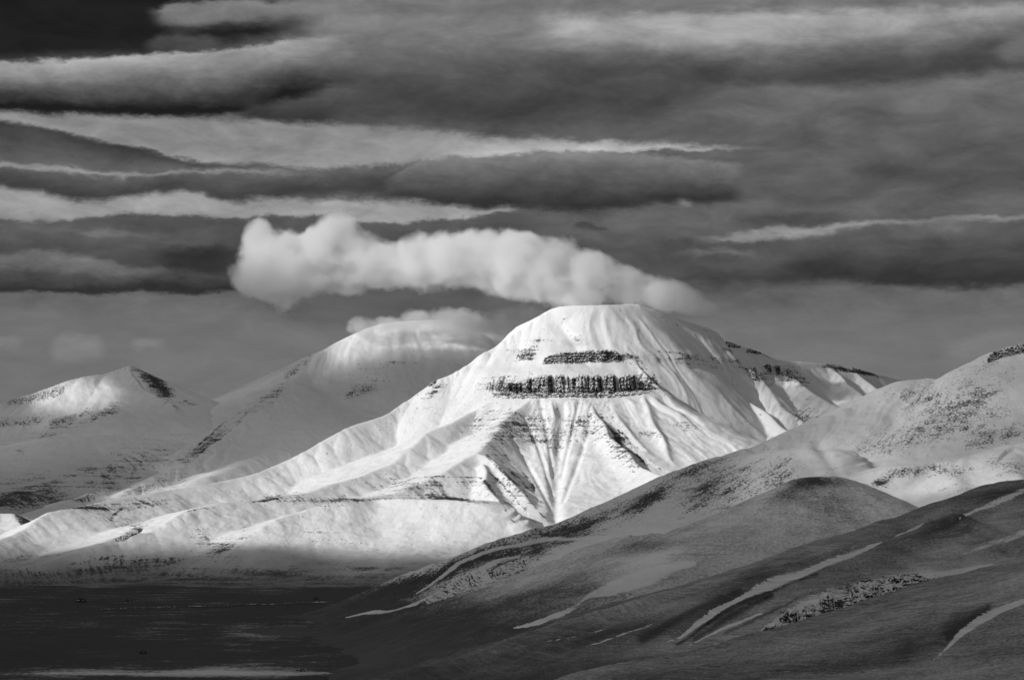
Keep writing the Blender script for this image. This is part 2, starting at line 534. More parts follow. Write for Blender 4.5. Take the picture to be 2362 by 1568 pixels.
    hgt = t.m('MULTIPLY', t.m('ADD', t.m('MULTIPLY', n3, fine * 0.2), t.m('ADD', t.m('MULTIPLY', n1, fine * 0.22), t.m('MULTIPLY', mask, fine * 0.06))), 1.0)
    t.put(bp.inputs['Height'], hgt)
    t.t.links.new(bp.outputs[0], bs.inputs['Normal'])
    return m


def rock_material(name, fine, dark=0.03, lite=0.10, snow=0.78, ledge=0.62, strata=9.0):
    """dark bedded rock; snow lies where the face is flat enough"""
    m = bpy.data.materials.new(name)
    m.use_nodes = True
    t = NT(m.node_tree)
    out = t.n('ShaderNodeOutputMaterial')
    bs = t.n('ShaderNodeBsdfPrincipled')
    t.t.links.new(bs.outputs[0], out.inputs[0])
    geo = t.n('ShaderNodeNewGeometry')
    pos = geo.outputs['Position']
    nx, ny, nz = t.sep(geo.outputs['True Normal'])
    x, y, z = t.sep(pos)
    n1 = t.noise(pos, 1.0 / fine, 5.0, 0.65)
    n2 = t.noise(t.xyz(t.m('MULTIPLY', x, 0.012), t.m('MULTIPLY', y, 0.012), t.m('MULTIPLY', z, 1.0 / strata)), 1.0, 3.0, 0.6)
    sn = t.ss(t.m('ADD', nz, t.m('MULTIPLY_ADD', n1, 0.9, -0.45)), ledge - 0.06, ledge + 0.06)
    sn = t.m('MAXIMUM', sn, t.ss(t.m('ADD', n2, t.m('MULTIPLY_ADD', n1, 0.7, -0.35)), 0.66, 0.72))
    eg = t.n('ShaderNodeAttribute', attribute_name='edge').outputs['Fac']
    sn = t.m('MAXIMUM', sn, t.ss(t.m('SUBTRACT', n1, t.m('MULTIPLY', eg, 0.62)), 0.20, 0.28))
    rc = t.mixf(t.m('MULTIPLY_ADD', n1, 0.7, t.m('MULTIPLY', n2, 0.3)), dark, lite)
    col = t.mixf(sn, rc, snow)
    t.t.links.new(t.xyz(col, col, col), bs.inputs['Base Color'])
    bs.inputs['Roughness'].default_value = 0.9
    bs.inputs['Specular IOR Level'].default_value = 0.1
    bp = t.n('ShaderNodeBump')
    bp.inputs['Strength'].default_value = 0.8
    bp.inputs['Distance'].default_value = 1.0
    t.put(bp.inputs['Height'], t.m('MULTIPLY', n1, fine * 0.5))
    t.t.links.new(bp.outputs[0], bs.inputs['Normal'])
    return m


M_FAR = snow_material("far_snow", 8.0, 46.0, 150.0, 13.0, streak=0.6, soft=0.13, beds=0.7)
M_MID = snow_material("mid_snow", 4.6, 34.0, 120.0, 9.0, snow=0.76, soft=0.12, contrast=1.1, streak=0.35)
M_DOME = snow_material("dome_snow", 5.0, 40.0, 60.0, 10.0, snow=0.72, soft=0.34, contrast=0.7, streak=0.45, bump=0.4, scratch=0.22)
M_NEAR = snow_material("near_snow", 3.4, 34.0, 8.0, 75.0, snow=0.72, soft=0.38, streak=0.3, contrast=0.55, skew=0.4, bump=0.28, scratch=0.45)
M_ROCK_FAR = rock_material("far_rock", 7.0, dark=0.018, lite=0.08, ledge=0.70, strata=10.0)
M_ROCK_NEAR = rock_material("near_rock", 3.5, dark=0.015, lite=0.06, strata=9.0, ledge=0.86)


# ------------------------------------------------------------------ mountains and hills as height fields
class Ridge:
    def __init__(self, pts, sl, sr, r=6.0, c=0.8, base=0.0, rib=0.0, lam=90.0, ribd=60.0, n=2, flat=None, hi=0.0):
        self.p = smooth_line([P(*q) for q in pts], n)
        self.sl, self.sr, self.r, self.c, self.base = sl, sr, r, c, base
        self.rib, self.lam, self.ribd, self.flat = rib, lam, ribd, flat
        self.hi = hi


HILLS = {}


def build_hill(name, ridges, px, Yr, nx, ny, mat, label, bare=0.1, blobs=(), strokes=(), troughs=(), k=4.0,
               rough=(3.0, 60.0), roll=(8.0, 420.0), seed=1, terr=(), steep=None, foot=-6.0, ypow=1.0, lowz=60.0, lowb=0.58, warp=7.0, thin=(90.0, 0.8), patchy=0.0, rocks=()):
    a = np.linspace((px[0] - 1180.5) / FPX, (px[1] - 1180.5) / FPX, nx)
    v = np.linspace(0, 1, ny) ** ypow
    Y = Yr[0] + (Yr[1] - Yr[0]) * v
    A, YY = np.meshgrid(a, Y, indexing='ij')
    x = (A * YY).astype(np.float32)
    y = YY.astype(np.float32)
    wx = x + 14 * perlin(x / 170, y / 170, seed + 50)
    wy = y + 14 * perlin(x / 170, y / 170, seed + 51)
    hs, ts, ds = [], [], []
    for i, rd in enumerate(ridges):
        h, tt, dd = ridge_field(wx if i else x, wy if i else y, rd)
        if rd.rib:
            q = tt / rd.lam + 0.35 * perlin(x / (rd.lam * 2), y / (rd.lam * 2), seed + 5)
            n = perlin(q, dd / (rd.lam * 9), seed + i) + 0.5 * perlin(q * 2.3, dd / (rd.lam * 6), seed + i + 90)
            n = n + 0.22 * perlin(q * 6.1, dd / (rd.lam * 5), seed + i + 140)
            h = h + rd.rib * n * sstep(dd, 0, rd.ribd) * (0.35 + 0.65 * np.exp(-dd / 500.0))
        hs.append(h)
        ts.append(tt)
        ds.append(dd)
    hs = np.array(hs)
    mx = hs.max(0)
    z = mx + k * np.log(np.exp((hs - mx) / k).sum(0))
    win = hs.argmax(0)
    ft = np.take_along_axis(np.array(ts), win[None], 0)[0] + win * 3000.0
    fd = np.take_along_axis(np.array(ds), win[None], 0)[0]
    edge = sstep(fd, 0, 60)
    z = z + roll[0] * fbm(x / roll[1], y / roll[1], seed + 2, 3) * edge
    z = z + rough[0] * fbm(x / rough[1], y / rough[1], seed + 3, 4) * (0.25 + 0.75 * edge)
    for zc, half, amp in terr:                      # rock steps: steeper at zc, gentler above and below
        q = (z - zc) / half
        z = z + amp * (q * np.exp(-q * q * 0.5)) * 1.6
    z = 7.0 * np.log1p(np.exp(np.clip(z / 7.0, -30, 30))) + np.where(z > 200, z - 7.0 * np.log1p(np.exp(np.clip(z / 7.0, -30, 30))), 0) - 1.8
    u, w_ = proj(x, y, z)
    b = np.full(x.shape, bare, np.float32)
    for pts, wid, dep in troughs:
        d = line_field(u.astype(np.float32), w_.astype(np.float32), smooth_line(pts, 4))
        z = z - dep * np.exp(-(d / wid) ** 2)
    gx = np.gradient(z, axis=0) / np.maximum(np.gradient(x, axis=0), 1e-3)
    gy = np.gradient(z, axis=1) / np.maximum(np.gradient(y, axis=1), 1e-3)
    slope = np.sqrt(gx * gx + gy * gy)
    if steep:
        b = b + steep[1] * sstep(slope, steep[0], steep[0] + 0.35)
    u = u + warp * fbm(x / 75, y / 160, seed + 61, 4)
    w_ = w_ + 0.55 * warp * fbm(x / 75, y / 160, seed + 67, 4)
    wm = 0.75 + 0.55 * fbm(x / 120, y / 200, seed + 71, 3)
    if patchy:
        b = b + patchy * fbm(x / 330, y / 330, seed + 33, 3)
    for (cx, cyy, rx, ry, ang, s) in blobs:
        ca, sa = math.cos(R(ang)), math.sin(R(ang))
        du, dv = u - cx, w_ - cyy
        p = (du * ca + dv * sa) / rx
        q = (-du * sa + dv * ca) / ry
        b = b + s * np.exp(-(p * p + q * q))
    dr = np.zeros(x.shape, np.float32)
    rk = np.zeros(x.shape, np.float32)
    for (cx, cyy, rx, ry, ang, s) in rocks:
        ca, sa = math.cos(R(ang)), math.sin(R(ang))
        du, dv = u - cx, w_ - cyy
        rk = np.maximum(rk, s * np.exp(-((du * ca + dv * sa) / rx) ** 2 - ((-du * sa + dv * ca) / ry) ** 2))
    for pts, wid, s in strokes:
        if s < 0:                                       # a snow-filled gully, tapering out at both ends
            ln = smooth_line([(p[0], p[1], p[2] if len(p) > 2 else wid) for p in pts], 4)
            best = np.full(u.shape, 9.0, np.float32)
            for q0, q1 in zip(ln[:-1], ln[1:]):
                ex, ey = q1[0] - q0[0], q1[1] - q0[1]
                t_ = np.clip(((u - q0[0]) * ex + (w_ - q0[1]) * ey) / max(ex * ex + ey * ey, 1e-6), 0, 1)
                ww = np.maximum(q0[2] + t_ * (q1[2] - q0[2]), 0.6)
                best = np.minimum(best, np.hypot(u - q0[0] - t_ * ex, w_ - q0[1] - t_ * ey) / ww)
            dr = np.maximum(dr, -s * 1.05 * np.clip((1.75 - best) / 1.45, 0, 1) * np.clip(wm + 0.35, 0.5, 1.2))
            continue
        d = line_field(u.astype(np.float32), w_.astype(np.float32), smooth_line(pts, 4))
        b = b + s * np.clip(wm + 0.2, 0.2, 1.2) * np.exp(-(d / (wid * np.clip(wm, 0.25, 1.6))) ** 2)
    low = 1 - sstep(z + 10 * fbm(x / 130, y / 200, seed + 8, 3), 2, lowz * 1.5)
    b = b * (1 - low) + np.maximum(b, lowb) * low
    th = thin[1] * (1 - sstep(z + 22 * fbm(x / 260, y / 420, seed + 15, 3), 0, thin[0]))
    z = np.maximum(z, foot)
    verts = np.stack([x, y, z], -1).reshape(-1, 3)
    flow = np.stack([ft, fd, np.zeros_like(ft)], -1)
    o = mesh_from(name, verts, grid_faces(nx, ny), mat, None,
                  {'bare': ('FLOAT', np.clip(b, 0, 1.2)), 'flow': ('FLOAT_VECTOR', flow), 'drift': ('FLOAT', dr), 'thin': ('FLOAT', th), 'rock': ('FLOAT', rk)})
    tag(o, label, "mountain" if "mountain" in name else "hill", None, "structure")
    HILLS[name] = (o, x, y, z, a, Y)
    return o

# ---- the flat-topped mountain
build_hill("flat_topped_mountain", [
    Ridge([(1272, 713, 8600), (1290, 706, 8590), (1340, 703, 8560), (1400, 702, 8560), (1470, 701, 8620)], 0.03, 1.02, flat=160, r=3, c=0.3, rib=17, lam=75, ribd=120),
    Ridge([(1272, 713, 8600), (1255, 725, 8580), (1200, 760, 8540), (1159, 784, 8500), (1074, 839, 8420), (1040, 860, 8390), (1008, 872, 8360), (997, 879, 8352),
           (984, 893, 8340), (940, 924, 8280), (899, 951, 8220), (814, 981, 8080), (784, 994, 8030), (700, 1042, 7900), (650, 1069, 7820), (590, 1089, 7720),
           (520, 1108, 7620), (450, 1121, 7520), (370, 1131, 7400), (260, 1151, 7200), (170, 1168, 7000), (110, 1179, 6900), (75, 1204, 6800), (50, 1224, 6720), (0, 1241, 6600), (-120, 1260, 6450), (-350, 1300, 6200)],
          0.40, 0.62, r=8, c=0.6, hi=0.7, rib=3, lam=170, ribd=160),
    Ridge([(1140, 915, 8170), (1104, 944, 8100), (984, 999, 7800), (909, 1064, 7560), (859, 1086, 7440), (784, 1111, 7300), (710, 1134, 7150), (650, 1140, 7080),
           (590, 1151, 7000), (500, 1158, 6900), (430, 1178, 6780), (380, 1201, 6680), (345, 1223, 6600), (310, 1224, 6560), (265, 1241, 6500), (220, 1251, 6430),
           (175, 1274, 6340), (90, 1299, 6200), (0, 1309, 6100), (-120, 1316, 6000), (-300, 1330, 5850)], 0.42, 0.30, r=8, c=0.65, hi=0.7, rib=2.2, lam=150, ribd=140),
    Ridge([(1240, 912, 8120), (1214, 924, 8080), (1164, 969, 7850), (1094, 1044, 7450), (1024, 1084, 7250), (949, 1124, 7080), (864, 1144, 6960), (784, 1151, 6880),
           (700, 1179, 6760), (640, 1194, 6680), (575, 1234, 6560), (525, 1269, 6470), (470, 1289, 6390), (410, 1306, 6320), (330, 1322, 6200)], 0.45, 0.30, r=6, c=0.7, hi=0.7, rib=2.2, lam=110, ribd=120),
    # bench in front and its ravine side
    Ridge([(864, 1146, 6950), (950, 1149, 6890), (1034, 1151, 6850), (1095, 1156, 6820), (1125, 1178, 6780), (1160, 1208, 6720), (1195, 1236, 6680)], 0.04, 0.52, flat=90, r=5, c=0.9, rib=3, lam=70, ribd=60),
    Ridge([(1094, 1044, 7450), (1127, 1056, 7380), (1165, 1094, 7250), (1214, 1150, 7080), (1262, 1200, 6960), (1290, 1230, 6900)], 0.75, 0.6, r=4, c=0.6, rib=4, lam=60, ribd=40),
    Ridge([(1108, 1068, 7330), (1125, 1120, 7120), (1160, 1170, 6960), (1215, 1222, 6840)], 0.7, 0.65, r=4, c=0.6, rib=3, lam=60, ribd=40),
    # rim under the lower rock band, with the aprons below it
    Ridge([(1130, 918, 8170), (1200, 914, 8130), (1300, 915, 8110), (1400, 910, 8130), (1519, 899, 8220)], 0.1, 0.50, flat=20, r=3, c=0.9, rib=10, lam=58, ribd=90),
    Ridge([(1359, 912, 8140), (1366, 934, 8040), (1389, 974, 7860), (1414, 1009, 7700), (1449, 1049, 7530), (1484, 1079, 7390), (1524, 1099, 7250), (1590, 1135, 7080)], 0.62, 0.45, r=4, c=0.55, hi=0.7, rib=5, lam=55, ribd=50),
    Ridge([(1389, 906, 8150), (1415, 945, 8010), (1449, 989, 7860), (1490, 1035, 7680)], 0.7, 0.5, r=4, c=0.6),
    Ridge([(1484, 902, 8190), (1499, 949, 8010), (1524, 999, 7830), (1534, 1034, 7700), (1564, 1079, 7540), (1600, 1110, 7400)], 0.75, 0.5, r=4, c=0.6),
    Ridge([(1440, 800, 8400), (1475, 850, 8320), (1519, 899, 8220), (1568, 954, 8080), (1608, 989, 7980), (1643, 1014, 7900), (1683, 1041, 7800), (1740, 1080, 7650)], 0.85, 0.42, r=3, c=0.55, hi=0.7, rib=4, lam=60, ribd=40),
    # right skyline and its descending edge
    Ridge([(1470, 701, 8620), (1530, 722, 8700), (1600, 745, 8780), (1650, 765, 8830), (1668, 800, 8800), (1676, 849, 8720), (1698, 899, 8600), (1733, 929, 8500),
           (1768, 954, 8420), (1803, 984, 8330), (1828, 997, 8280), (1900, 1030, 8100)], 1.5, 0.95, r=6, c=0.35, hi=0.25, rib=13, lam=80, ribd=140),
], (-520, 1960), (5900, 9300), 1060, 540, M_FAR,
    "tall flat-topped snow mountain in the centre, with two dark rock bands under its summit",
    bare=0.18, seed=11, lowz=40, lowb=0.50, thin=(95.0, 0.85), k=3.0, rough=(2.2, 55.0), roll=(5.0, 380.0), steep=(1.0, 0.18),
    terr=[(664, 18, 5)],
    blobs=[(1150, 888, 44, 20, -18, 0.34), (1492, 878, 40, 22, 24, 0.34), (1222, 822, 30, 9, -6, 0.4), (1445, 816, 24, 12, 20, 0.3), (1560, 815, 90, 5, 6, 0.3), (1300, 890, 200, 22, 0, 0.14), (1230, 985, 70, 40, 20, 0.32), (1340, 970, 60, 40, -20, 0.24), (1150, 1010, 55, 40, -40, 0.28), (1180, 1130, 60, 50, 45, 0.24), (1440, 1040, 70, 26, 42, 0.32),
           (1370, 985, 40, 22, 0, 0.08), (1500, 1000, 40, 22, 0, 0.25), (1590, 990, 40, 16, 0, 0.18), (1100, 970, 45, 22, -40, 0.22), (1000, 905, 40, 14, -45, 0.34), (1225, 800, 45, 14, -45, 0.3),
           (980, 1120, 130, 24, 0, 0.28), (1050, 1150, 60, 6, 6, 0.32), (900, 1152, 50, 5, 0, 0.2), (760, 1155, 90, 12, -4, 0.26), (480, 1245, 60, 24, 30, 0.24), (560, 1230, 50, 20, -30, 0.2),
           (200, 1168, 90, 10, 4, 0.38), (330, 1160, 70, 12, 0, 0.3), (300, 1210, 60, 20, 20, 0.24), (640, 1150, 70, 8, 0, 0.3), (700, 1230, 60, 14, 0, 0.1), (690, 1140, 60, 8, 0, 0.2),
           (850, 1270, 70, 26, 0, 0.12), (760, 1270, 40, 24, 0, 0.12), (300, 1300, 200, 18, -8, 0.22), (650, 1335, 260, 14, 0, 0.2), (60, 1285, 90, 10, -8, 0.3), (235, 1290, 50, 10, -8, 0.2), (150, 1330, 300, 10, -8, 0.2)],
    strokes=[([(262, 1246), (285, 1240), (305, 1229), (318, 1224)], 5, 0.8), ([(784, 1152), (884, 1150), (1034, 1149), (1104, 1158)], 3.5, 0.22), ([(950, 1100), (1040, 1098), (1110, 1101)], 2.5, 0.4),
             ([(430, 1177), (520, 1166), (640, 1152)], 3, 0.3), ([(1120, 1052), (1170, 1095), (1230, 1165), (1262, 1200)], 3, 0.3), ([(1130, 1085), (1180, 1140), (1235, 1205)], 2.5, 0.3), ([(1150, 1060), (1200, 1110), (1250, 1170)], 2.5, 0.28), ([(1165, 1050), (1220, 1110), (1268, 1185)], 2.5, 0.26), ([(1118, 1110), (1160, 1170), (1195, 1215)], 3, 0.26), ([(1400, 985), (1440, 1030), (1500, 1078)], 3, 0.3), ([(1410, 975), (1455, 1020), (1520, 1082)], 3, 0.28), ([(1385, 955), (1410, 990), (1440, 1015)], 3, 0.3),
             ([(100, 1184), (150, 1172), (240, 1172)], 4, 0.3), ([(260, 1195), (272, 1180), (285, 1172)], 4, 0.3)],
    troughs=[([(1300, 945), (1290, 1010), (1284, 1080), (1280, 1190)], 15, 15), ([(1245, 925), (1262, 1000), (1275, 1090)], 5, 5), ([(1210, 960), (1245, 1040), (1272, 1130)], 5, 5), ([(1335, 925), (1318, 1000), (1296, 1090)], 5, 5), ([(1365, 960), (1335, 1060), (1300, 1150)], 6, 5), ([(1180, 1010), (1225, 1085), (1268, 1165)], 5, 5)])

# ---- the cloud-capped mountain behind it
build_hill("cloud_capped_mountain", [
    Ridge([(400, 985, 10500), (480, 955, 10300), (540, 935, 10000), (600, 904, 9700), (645, 866, 9800), (700, 831, 9900), (784, 789, 10050), (830, 765, 10130), (880, 745, 10200), (960, 738, 10250),
           (1040, 735, 10300), (1200, 738, 10500), (1400, 760, 10800)], 0.5, 0.58, r=10, c=0.55, rib=10, lam=130, ribd=160),
    Ridge([(600, 904, 9700), (560, 940, 9400), (500, 985, 9100), (440, 1030, 8800), (370, 1060, 8500), (280, 1110, 8200), (200, 1140, 7900), (100, 1172, 7550), (0, 1190, 7300), (-100, 1200, 7200)], 0.36, 0.35, r=10, c=0.8, rib=6, lam=110, ribd=120),
    Ridge([(700, 850, 9850), (640, 905, 9450), (560, 975, 9050), (470, 1040, 8650), (380, 1090, 8300), (290, 1132, 7950)], 0.40, 0.35, r=10, c=0.7, rib=5, lam=90, ribd=100),
    Ridge([(830, 880, 9800), (760, 940, 9400), (680, 1000, 8950), (580, 1060, 8500), (480, 1100, 8100)], 0.4, 0.3, r=20, c=0.8, rib=5, lam=90, ribd=100),
], (-140, 1420), (7000, 10900), 620, 420, M_FAR,
    "broad snow mountain whose summit is wrapped in cloud, left of and behind the flat-topped one",
    bare=0.14, seed=23, thin=(330.0, 0.3), k=5.0, rough=(2.5, 60.0), roll=(8.0, 420.0), steep=(0.95, 0.15),
    blobs=[(690, 845, 60, 12, -40, 0.26), (620, 920, 70, 14, -42, 0.24), (520, 985, 80, 12, -40, 0.14), (900, 835, 90, 12, -8, 0.22), (840, 890, 70, 26, -20, 0.26), (430, 1060, 70, 18, -30, 0.26),
           (340, 1080, 70, 12, -32, 0.34), (220, 1130, 60, 14, -25, 0.30), (420, 1110, 50, 16, -20, 0.27), (330, 1125, 60, 12, -20, 0.30), (200, 1150, 40, 10, -10, 0.22), (480, 1020, 50, 12, -40, 0.26)],
    strokes=[([(370, 1045), (330, 1070), (280, 1095), (235, 1115)], 3, 0.3), ([(560, 945), (500, 990), (435, 1045)], 2.5, 0.22), ([(590, 935), (520, 1000), (455, 1050)], 2.5, 0.24)])

# ---- the peak at the far left
build_hill("pointed_mountain", [
    Ridge([(-900, 1030, 8600), (-500, 1010, 8800), (-250, 985, 9000), (-120, 958, 9150), (0, 939, 9300), (10, 929, 9310), (75, 906, 9400), (135, 884, 9450), (190, 868, 9500), (240, 861, 9560), (300, 843, 9600), (320, 854, 9700),
           (350, 879, 9850), (385, 904, 10000), (420, 929, 10150), (460, 934, 10250), (490, 946, 10400), (560, 985, 10600), (700, 1040, 10800)], 0.6, 0.46, r=4, c=0.7, rib=6, lam=90, ribd=90),
    Ridge([(300, 843, 9600), (305, 864, 9500), (320, 884, 9420), (345, 904, 9350), (400, 932, 9250)], 1.0, 0.40, r=3, c=0.5),
    Ridge([(100, 1000, 8950), (190, 965, 9080), (275, 946, 9180), (350, 937, 9280), (420, 930, 9400), (462, 932, 9520), (495, 950, 9650), (560, 985, 9800)], 0.35, 0.42, r=12, c=0.8, rib=5, lam=90, ribd=90),
    Ridge([(-600, 1120, 8000), (-100, 1130, 8150), (0, 1099, 8300), (60, 1039, 8500), (100, 1011, 8600), (150, 1005, 8640), (290, 1000, 8800), (420, 1000, 9000)], 0.2, 0.36, r=15, c=0.8, rib=5, lam=110, ribd=90),
    Ridge([(420, 990, 9300), (370, 1050, 8900), (260, 1100, 8450), (120, 1130, 8000), (-20, 1150, 7700)], 0.3, 0.3, r=20, c=0.9),
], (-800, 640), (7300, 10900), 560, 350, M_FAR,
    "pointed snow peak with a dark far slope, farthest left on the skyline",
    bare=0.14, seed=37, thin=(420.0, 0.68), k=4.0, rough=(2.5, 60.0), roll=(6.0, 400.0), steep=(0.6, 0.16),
    blobs=[(10, 1156, 130, 18, 0, 0.36), (120, 1120, 260, 50, -8, 0.26), (330, 1060, 120, 40, -20, 0.2), (60, 920, 60, 9, -18, 0.34), (130, 900, 50, 8, -22, 0.22), (20, 975, 50, 12, -10, 0.38), (80, 970, 40, 14, -30, 0.32), (160, 968, 60, 16, -25, 0.32), (235, 955, 50, 12, -30, 0.38), (356, 884, 66, 20, 42, 0.6),  # last patch here: rock plus painted shade on the peak's right face
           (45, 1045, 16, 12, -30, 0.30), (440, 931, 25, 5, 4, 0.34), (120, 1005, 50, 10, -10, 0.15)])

# ---- the long ridge behind, right of the flat-topped mountain
build_hill("serrated_mountain", [
    Ridge([(1560, 800, 8870), (1640, 790, 8920), (1673, 786, 8950), (1710, 797, 8980), (1753, 811, 9020), (1793, 829, 9050), (1848, 833, 9140), (1908, 838, 9240), (1963, 846, 9340), (2018, 861, 9470),
           (2078, 875, 9620), (2150, 890, 9770), (2300, 905, 10020), (2700, 925, 10300)], 0.6, 0.85, r=3, c=0.45, rib=12, lam=110, ribd=120),
    Ridge([(1690, 815, 8930), (1728, 850, 8820), (1758, 880, 8720), (1800, 930, 8570), (1850, 970, 8420), (1900, 1000, 8650)], 0.85, 0.5, r=4, c=0.6, rib=6, lam=60, ribd=50),
    Ridge([(1793, 830, 9050), (1815, 850, 8970), (1845, 885, 8840), (1875, 907, 8740), (1920, 930, 8620), (1970, 948, 8500), (2050, 975, 8320)], 0.9, 0.45, r=4, c=0.6, rib=6, lam=60, ribd=50),
    Ridge([(1905, 840, 9230), (1930, 860, 9150), (1955, 885, 9040), (1990, 912, 8920), (2040, 940, 8770)], 0.85, 0.5, r=4, c=0.6),
    Ridge([(1965, 848, 9330), (1990, 870, 9240), (2020, 895, 9120), (2060, 920, 9000)], 0.85, 0.5, r=4, c=0.6),
], (1540, 2700), (7900, 10100), 560, 320, M_FAR,
    "long fluted snow ridge with rock towers on its crest, right of and behind the flat-topped mountain",
    bare=0.16, seed=41, thin=(10.0, 0.2), k=3.0, rough=(2.5, 45.0), roll=(5.0, 300.0), steep=(1.0, 0.18),
    blobs=[(1750, 868, 60, 22, 10, 0.3), (1830, 870, 50, 24, 30, 0.3), (1925, 850, 60, 7, 6, 0.4), (2000, 862, 50, 7, 12, 0.5), (1845, 960, 50, 20, 10, 0.3), (1770, 818, 24, 7, 18, 0.4)])

# ---- knoll at the left edge
build_hill("snowy_knoll_hill", [
    Ridge([(-420, 1215, 6850), (-160, 1196, 6950), (-40, 1183, 6980), (0, 1182, 7000), (30, 1184, 7000), (60, 1192, 7040), (85, 1206, 7080), (130, 1235, 7150)], 0.5, 0.42, r=6, c=0.8),
    Ridge([(30, 1184, 7000), (42, 1205, 6900), (50, 1232, 6800)], 0.8, 0.3, r=4, c=0.7),
], (-480, 220), (6550, 7350), 260, 120, M_FAR, "small bright snow knoll at the left edge with streaked dark flank",
    bare=0.08, seed=53, thin=(20.0, 0.3), strokes=[([(38, 1190), (60, 1202), (72, 1215)], 8, 0.4)], blobs=[(52, 1215, 12, 16, 0, 0.35), (60, 1195, 22, 6, 25, 0.4)])

# ---- right-hand slopes, far to near
build_hill("dappled_hill", [
    Ridge([(640, 1432, 4740), (740, 1417, 4760), (800, 1393, 4780), (849, 1364, 4800), (909, 1334, 4820), (1009, 1294, 4860), (1084, 1269, 4890), (1144, 1246, 4910), (1204, 1226, 4930), (1279, 1206, 4960),
           (1339, 1184, 4980), (1409, 1156, 5000), (1484, 1124, 5030), (1568, 1083, 5060), (1643, 1057, 5090), (1688, 1043, 5110), (1758, 1023, 5150), (1818, 1002, 5190), (1878, 977, 5230),
           (1958, 940, 5290), (1993, 925, 5320), (2053, 892, 5360), (2078, 876, 5390), (2158, 870, 5420), (2203, 860, 5430), (2238, 847, 5440), (2273, 835, 5440), (2290, 812, 5445), (2318, 802, 5450),
           (2361, 790, 5460), (2480, 772, 5500), (2650, 750, 5560), (2900, 735, 5640), (3250, 740, 5750), (3700, 760, 5900)], 0.55, 0.42, r=16, c=0.35, rib=5, lam=110, ribd=140),
    Ridge([(1700, 1052, 5060), (1780, 1040, 5000), (1850, 1033, 4960), (1892, 1034, 4940), (1915, 1058, 4880), (1940, 1095, 4780)], 0.05, 0.4, flat=60, r=14, c=0.4),
], (600, 3350), (4200, 5950), 800, 310, M_MID,
    "long dappled hill sloping down leftwards below the flat-topped mountain, a dark rock cap at its top right",
    rocks=[(1055, 1352, 90, 24, -26, 0.95), (1165, 1310, 70, 20, -18, 0.85), (1240, 1290, 50, 10, -14, 0.45), (1010, 1378, 40, 10, -26, 0.7)],
    bare=0.23, seed=61, lowz=60, lowb=0.85, k=5.0, rough=(1.6, 35.0), roll=(5.0, 260.0),
    troughs=[([(1890, 1028), (1912, 1060), (1938, 1095)], 14, 6), ([(2060, 980), (2000, 1040), (1960, 1085)], 18, 5)],
    blobs=[(2170, 940, 110, 50, 20, 0.26), (2080, 1010, 120, 30, -10, 0.24), (1800, 1100, 60, 50, 60, 0.22), (1700, 1120, 60, 60, 60, 0.22), (1620, 1140, 40, 60, 50, 0.3), (2270, 900, 60, 60, 0, 0.2),
           (1500, 1150, 60, 20, -25, 0.4), (1300, 1230, 160, 26, -22, 0.46), (1050, 1310, 160, 22, -25, 0.5), (1170, 1320, 70, 30, -15, 0.3), (850, 1390, 120, 22, -25, 0.6), (1600, 1085, 70, 14, -20, 0.3), (2300, 1010, 80, 20, -15, 0.25)],
    strokes=[([(800, 1424, 1), (850, 1413, 4), (910, 1404, 2), (970, 1388, 3), (1020, 1358, 4), (1070, 1328, 5), (1130, 1300, 6), (1200, 1282, 2)], 7, -0.95), ([(960, 1372, 1), (1030, 1322, 4), (1090, 1284, 5), (1160, 1262, 4), (1260, 1246, 6), (1330, 1240, 4), (1430, 1234, 2)], 6, -0.8),
             ([(1500, 1200), (1560, 1150), (1640, 1090)], 14, -0.3)])

build_hill("bouldery_hill", [
    Ridge([(1900, 1200, 4330), (1945, 1150, 4380), (1983, 1111, 4420), (2008, 1092, 4440), (2048, 1075, 4450), (2098, 1073, 4450), (2158, 1069, 4460), (2208, 1059, 4460), (2268, 1044, 4470), (2313, 1031, 4480),
           (2361, 1019, 4490), (2500, 1000, 4520), (2650, 985, 4560), (3000, 960, 4650), (3600, 950, 4750)], 0.35, 0.42, r=12, c=0.5, rib=7, lam=90, ribd=70),
    Ridge([(2190, 1064, 4455), (2215, 1110, 4280), (2230, 1160, 4100)], 0.4, 0.4, r=10, c=0.5),
    Ridge([(2320, 1034, 4480), (2345, 1080, 4300), (2361, 1130, 4100)], 0.4, 0.4, r=10, c=0.5),
], (1860, 3350), (3600, 4800), 430, 190, M_MID, "low bright hill with bouldery brow, right of the dark-topped dome",
    rocks=[(2090, 1084, 60, 10, -4, 0.5), (2300, 1068, 60, 24, 10, 0.4), (2200, 1075, 60, 12, 0, 0.4)],
    bare=0.20, seed=67, thin=(10.0, 0.2), k=4.0, rough=(1.5, 30.0),
    blobs=[(2085, 1090, 60, 14, -10, 0.36), (2190, 1085, 60, 18, 0, 0.25), (2310, 1075, 50, 30, 10, 0.2), (2200, 1130, 60, 30, 0, 0.15), (2030, 1112, 20, 8, 0, 0.5), (2350, 1080, 30, 30, 40, 0.12)])

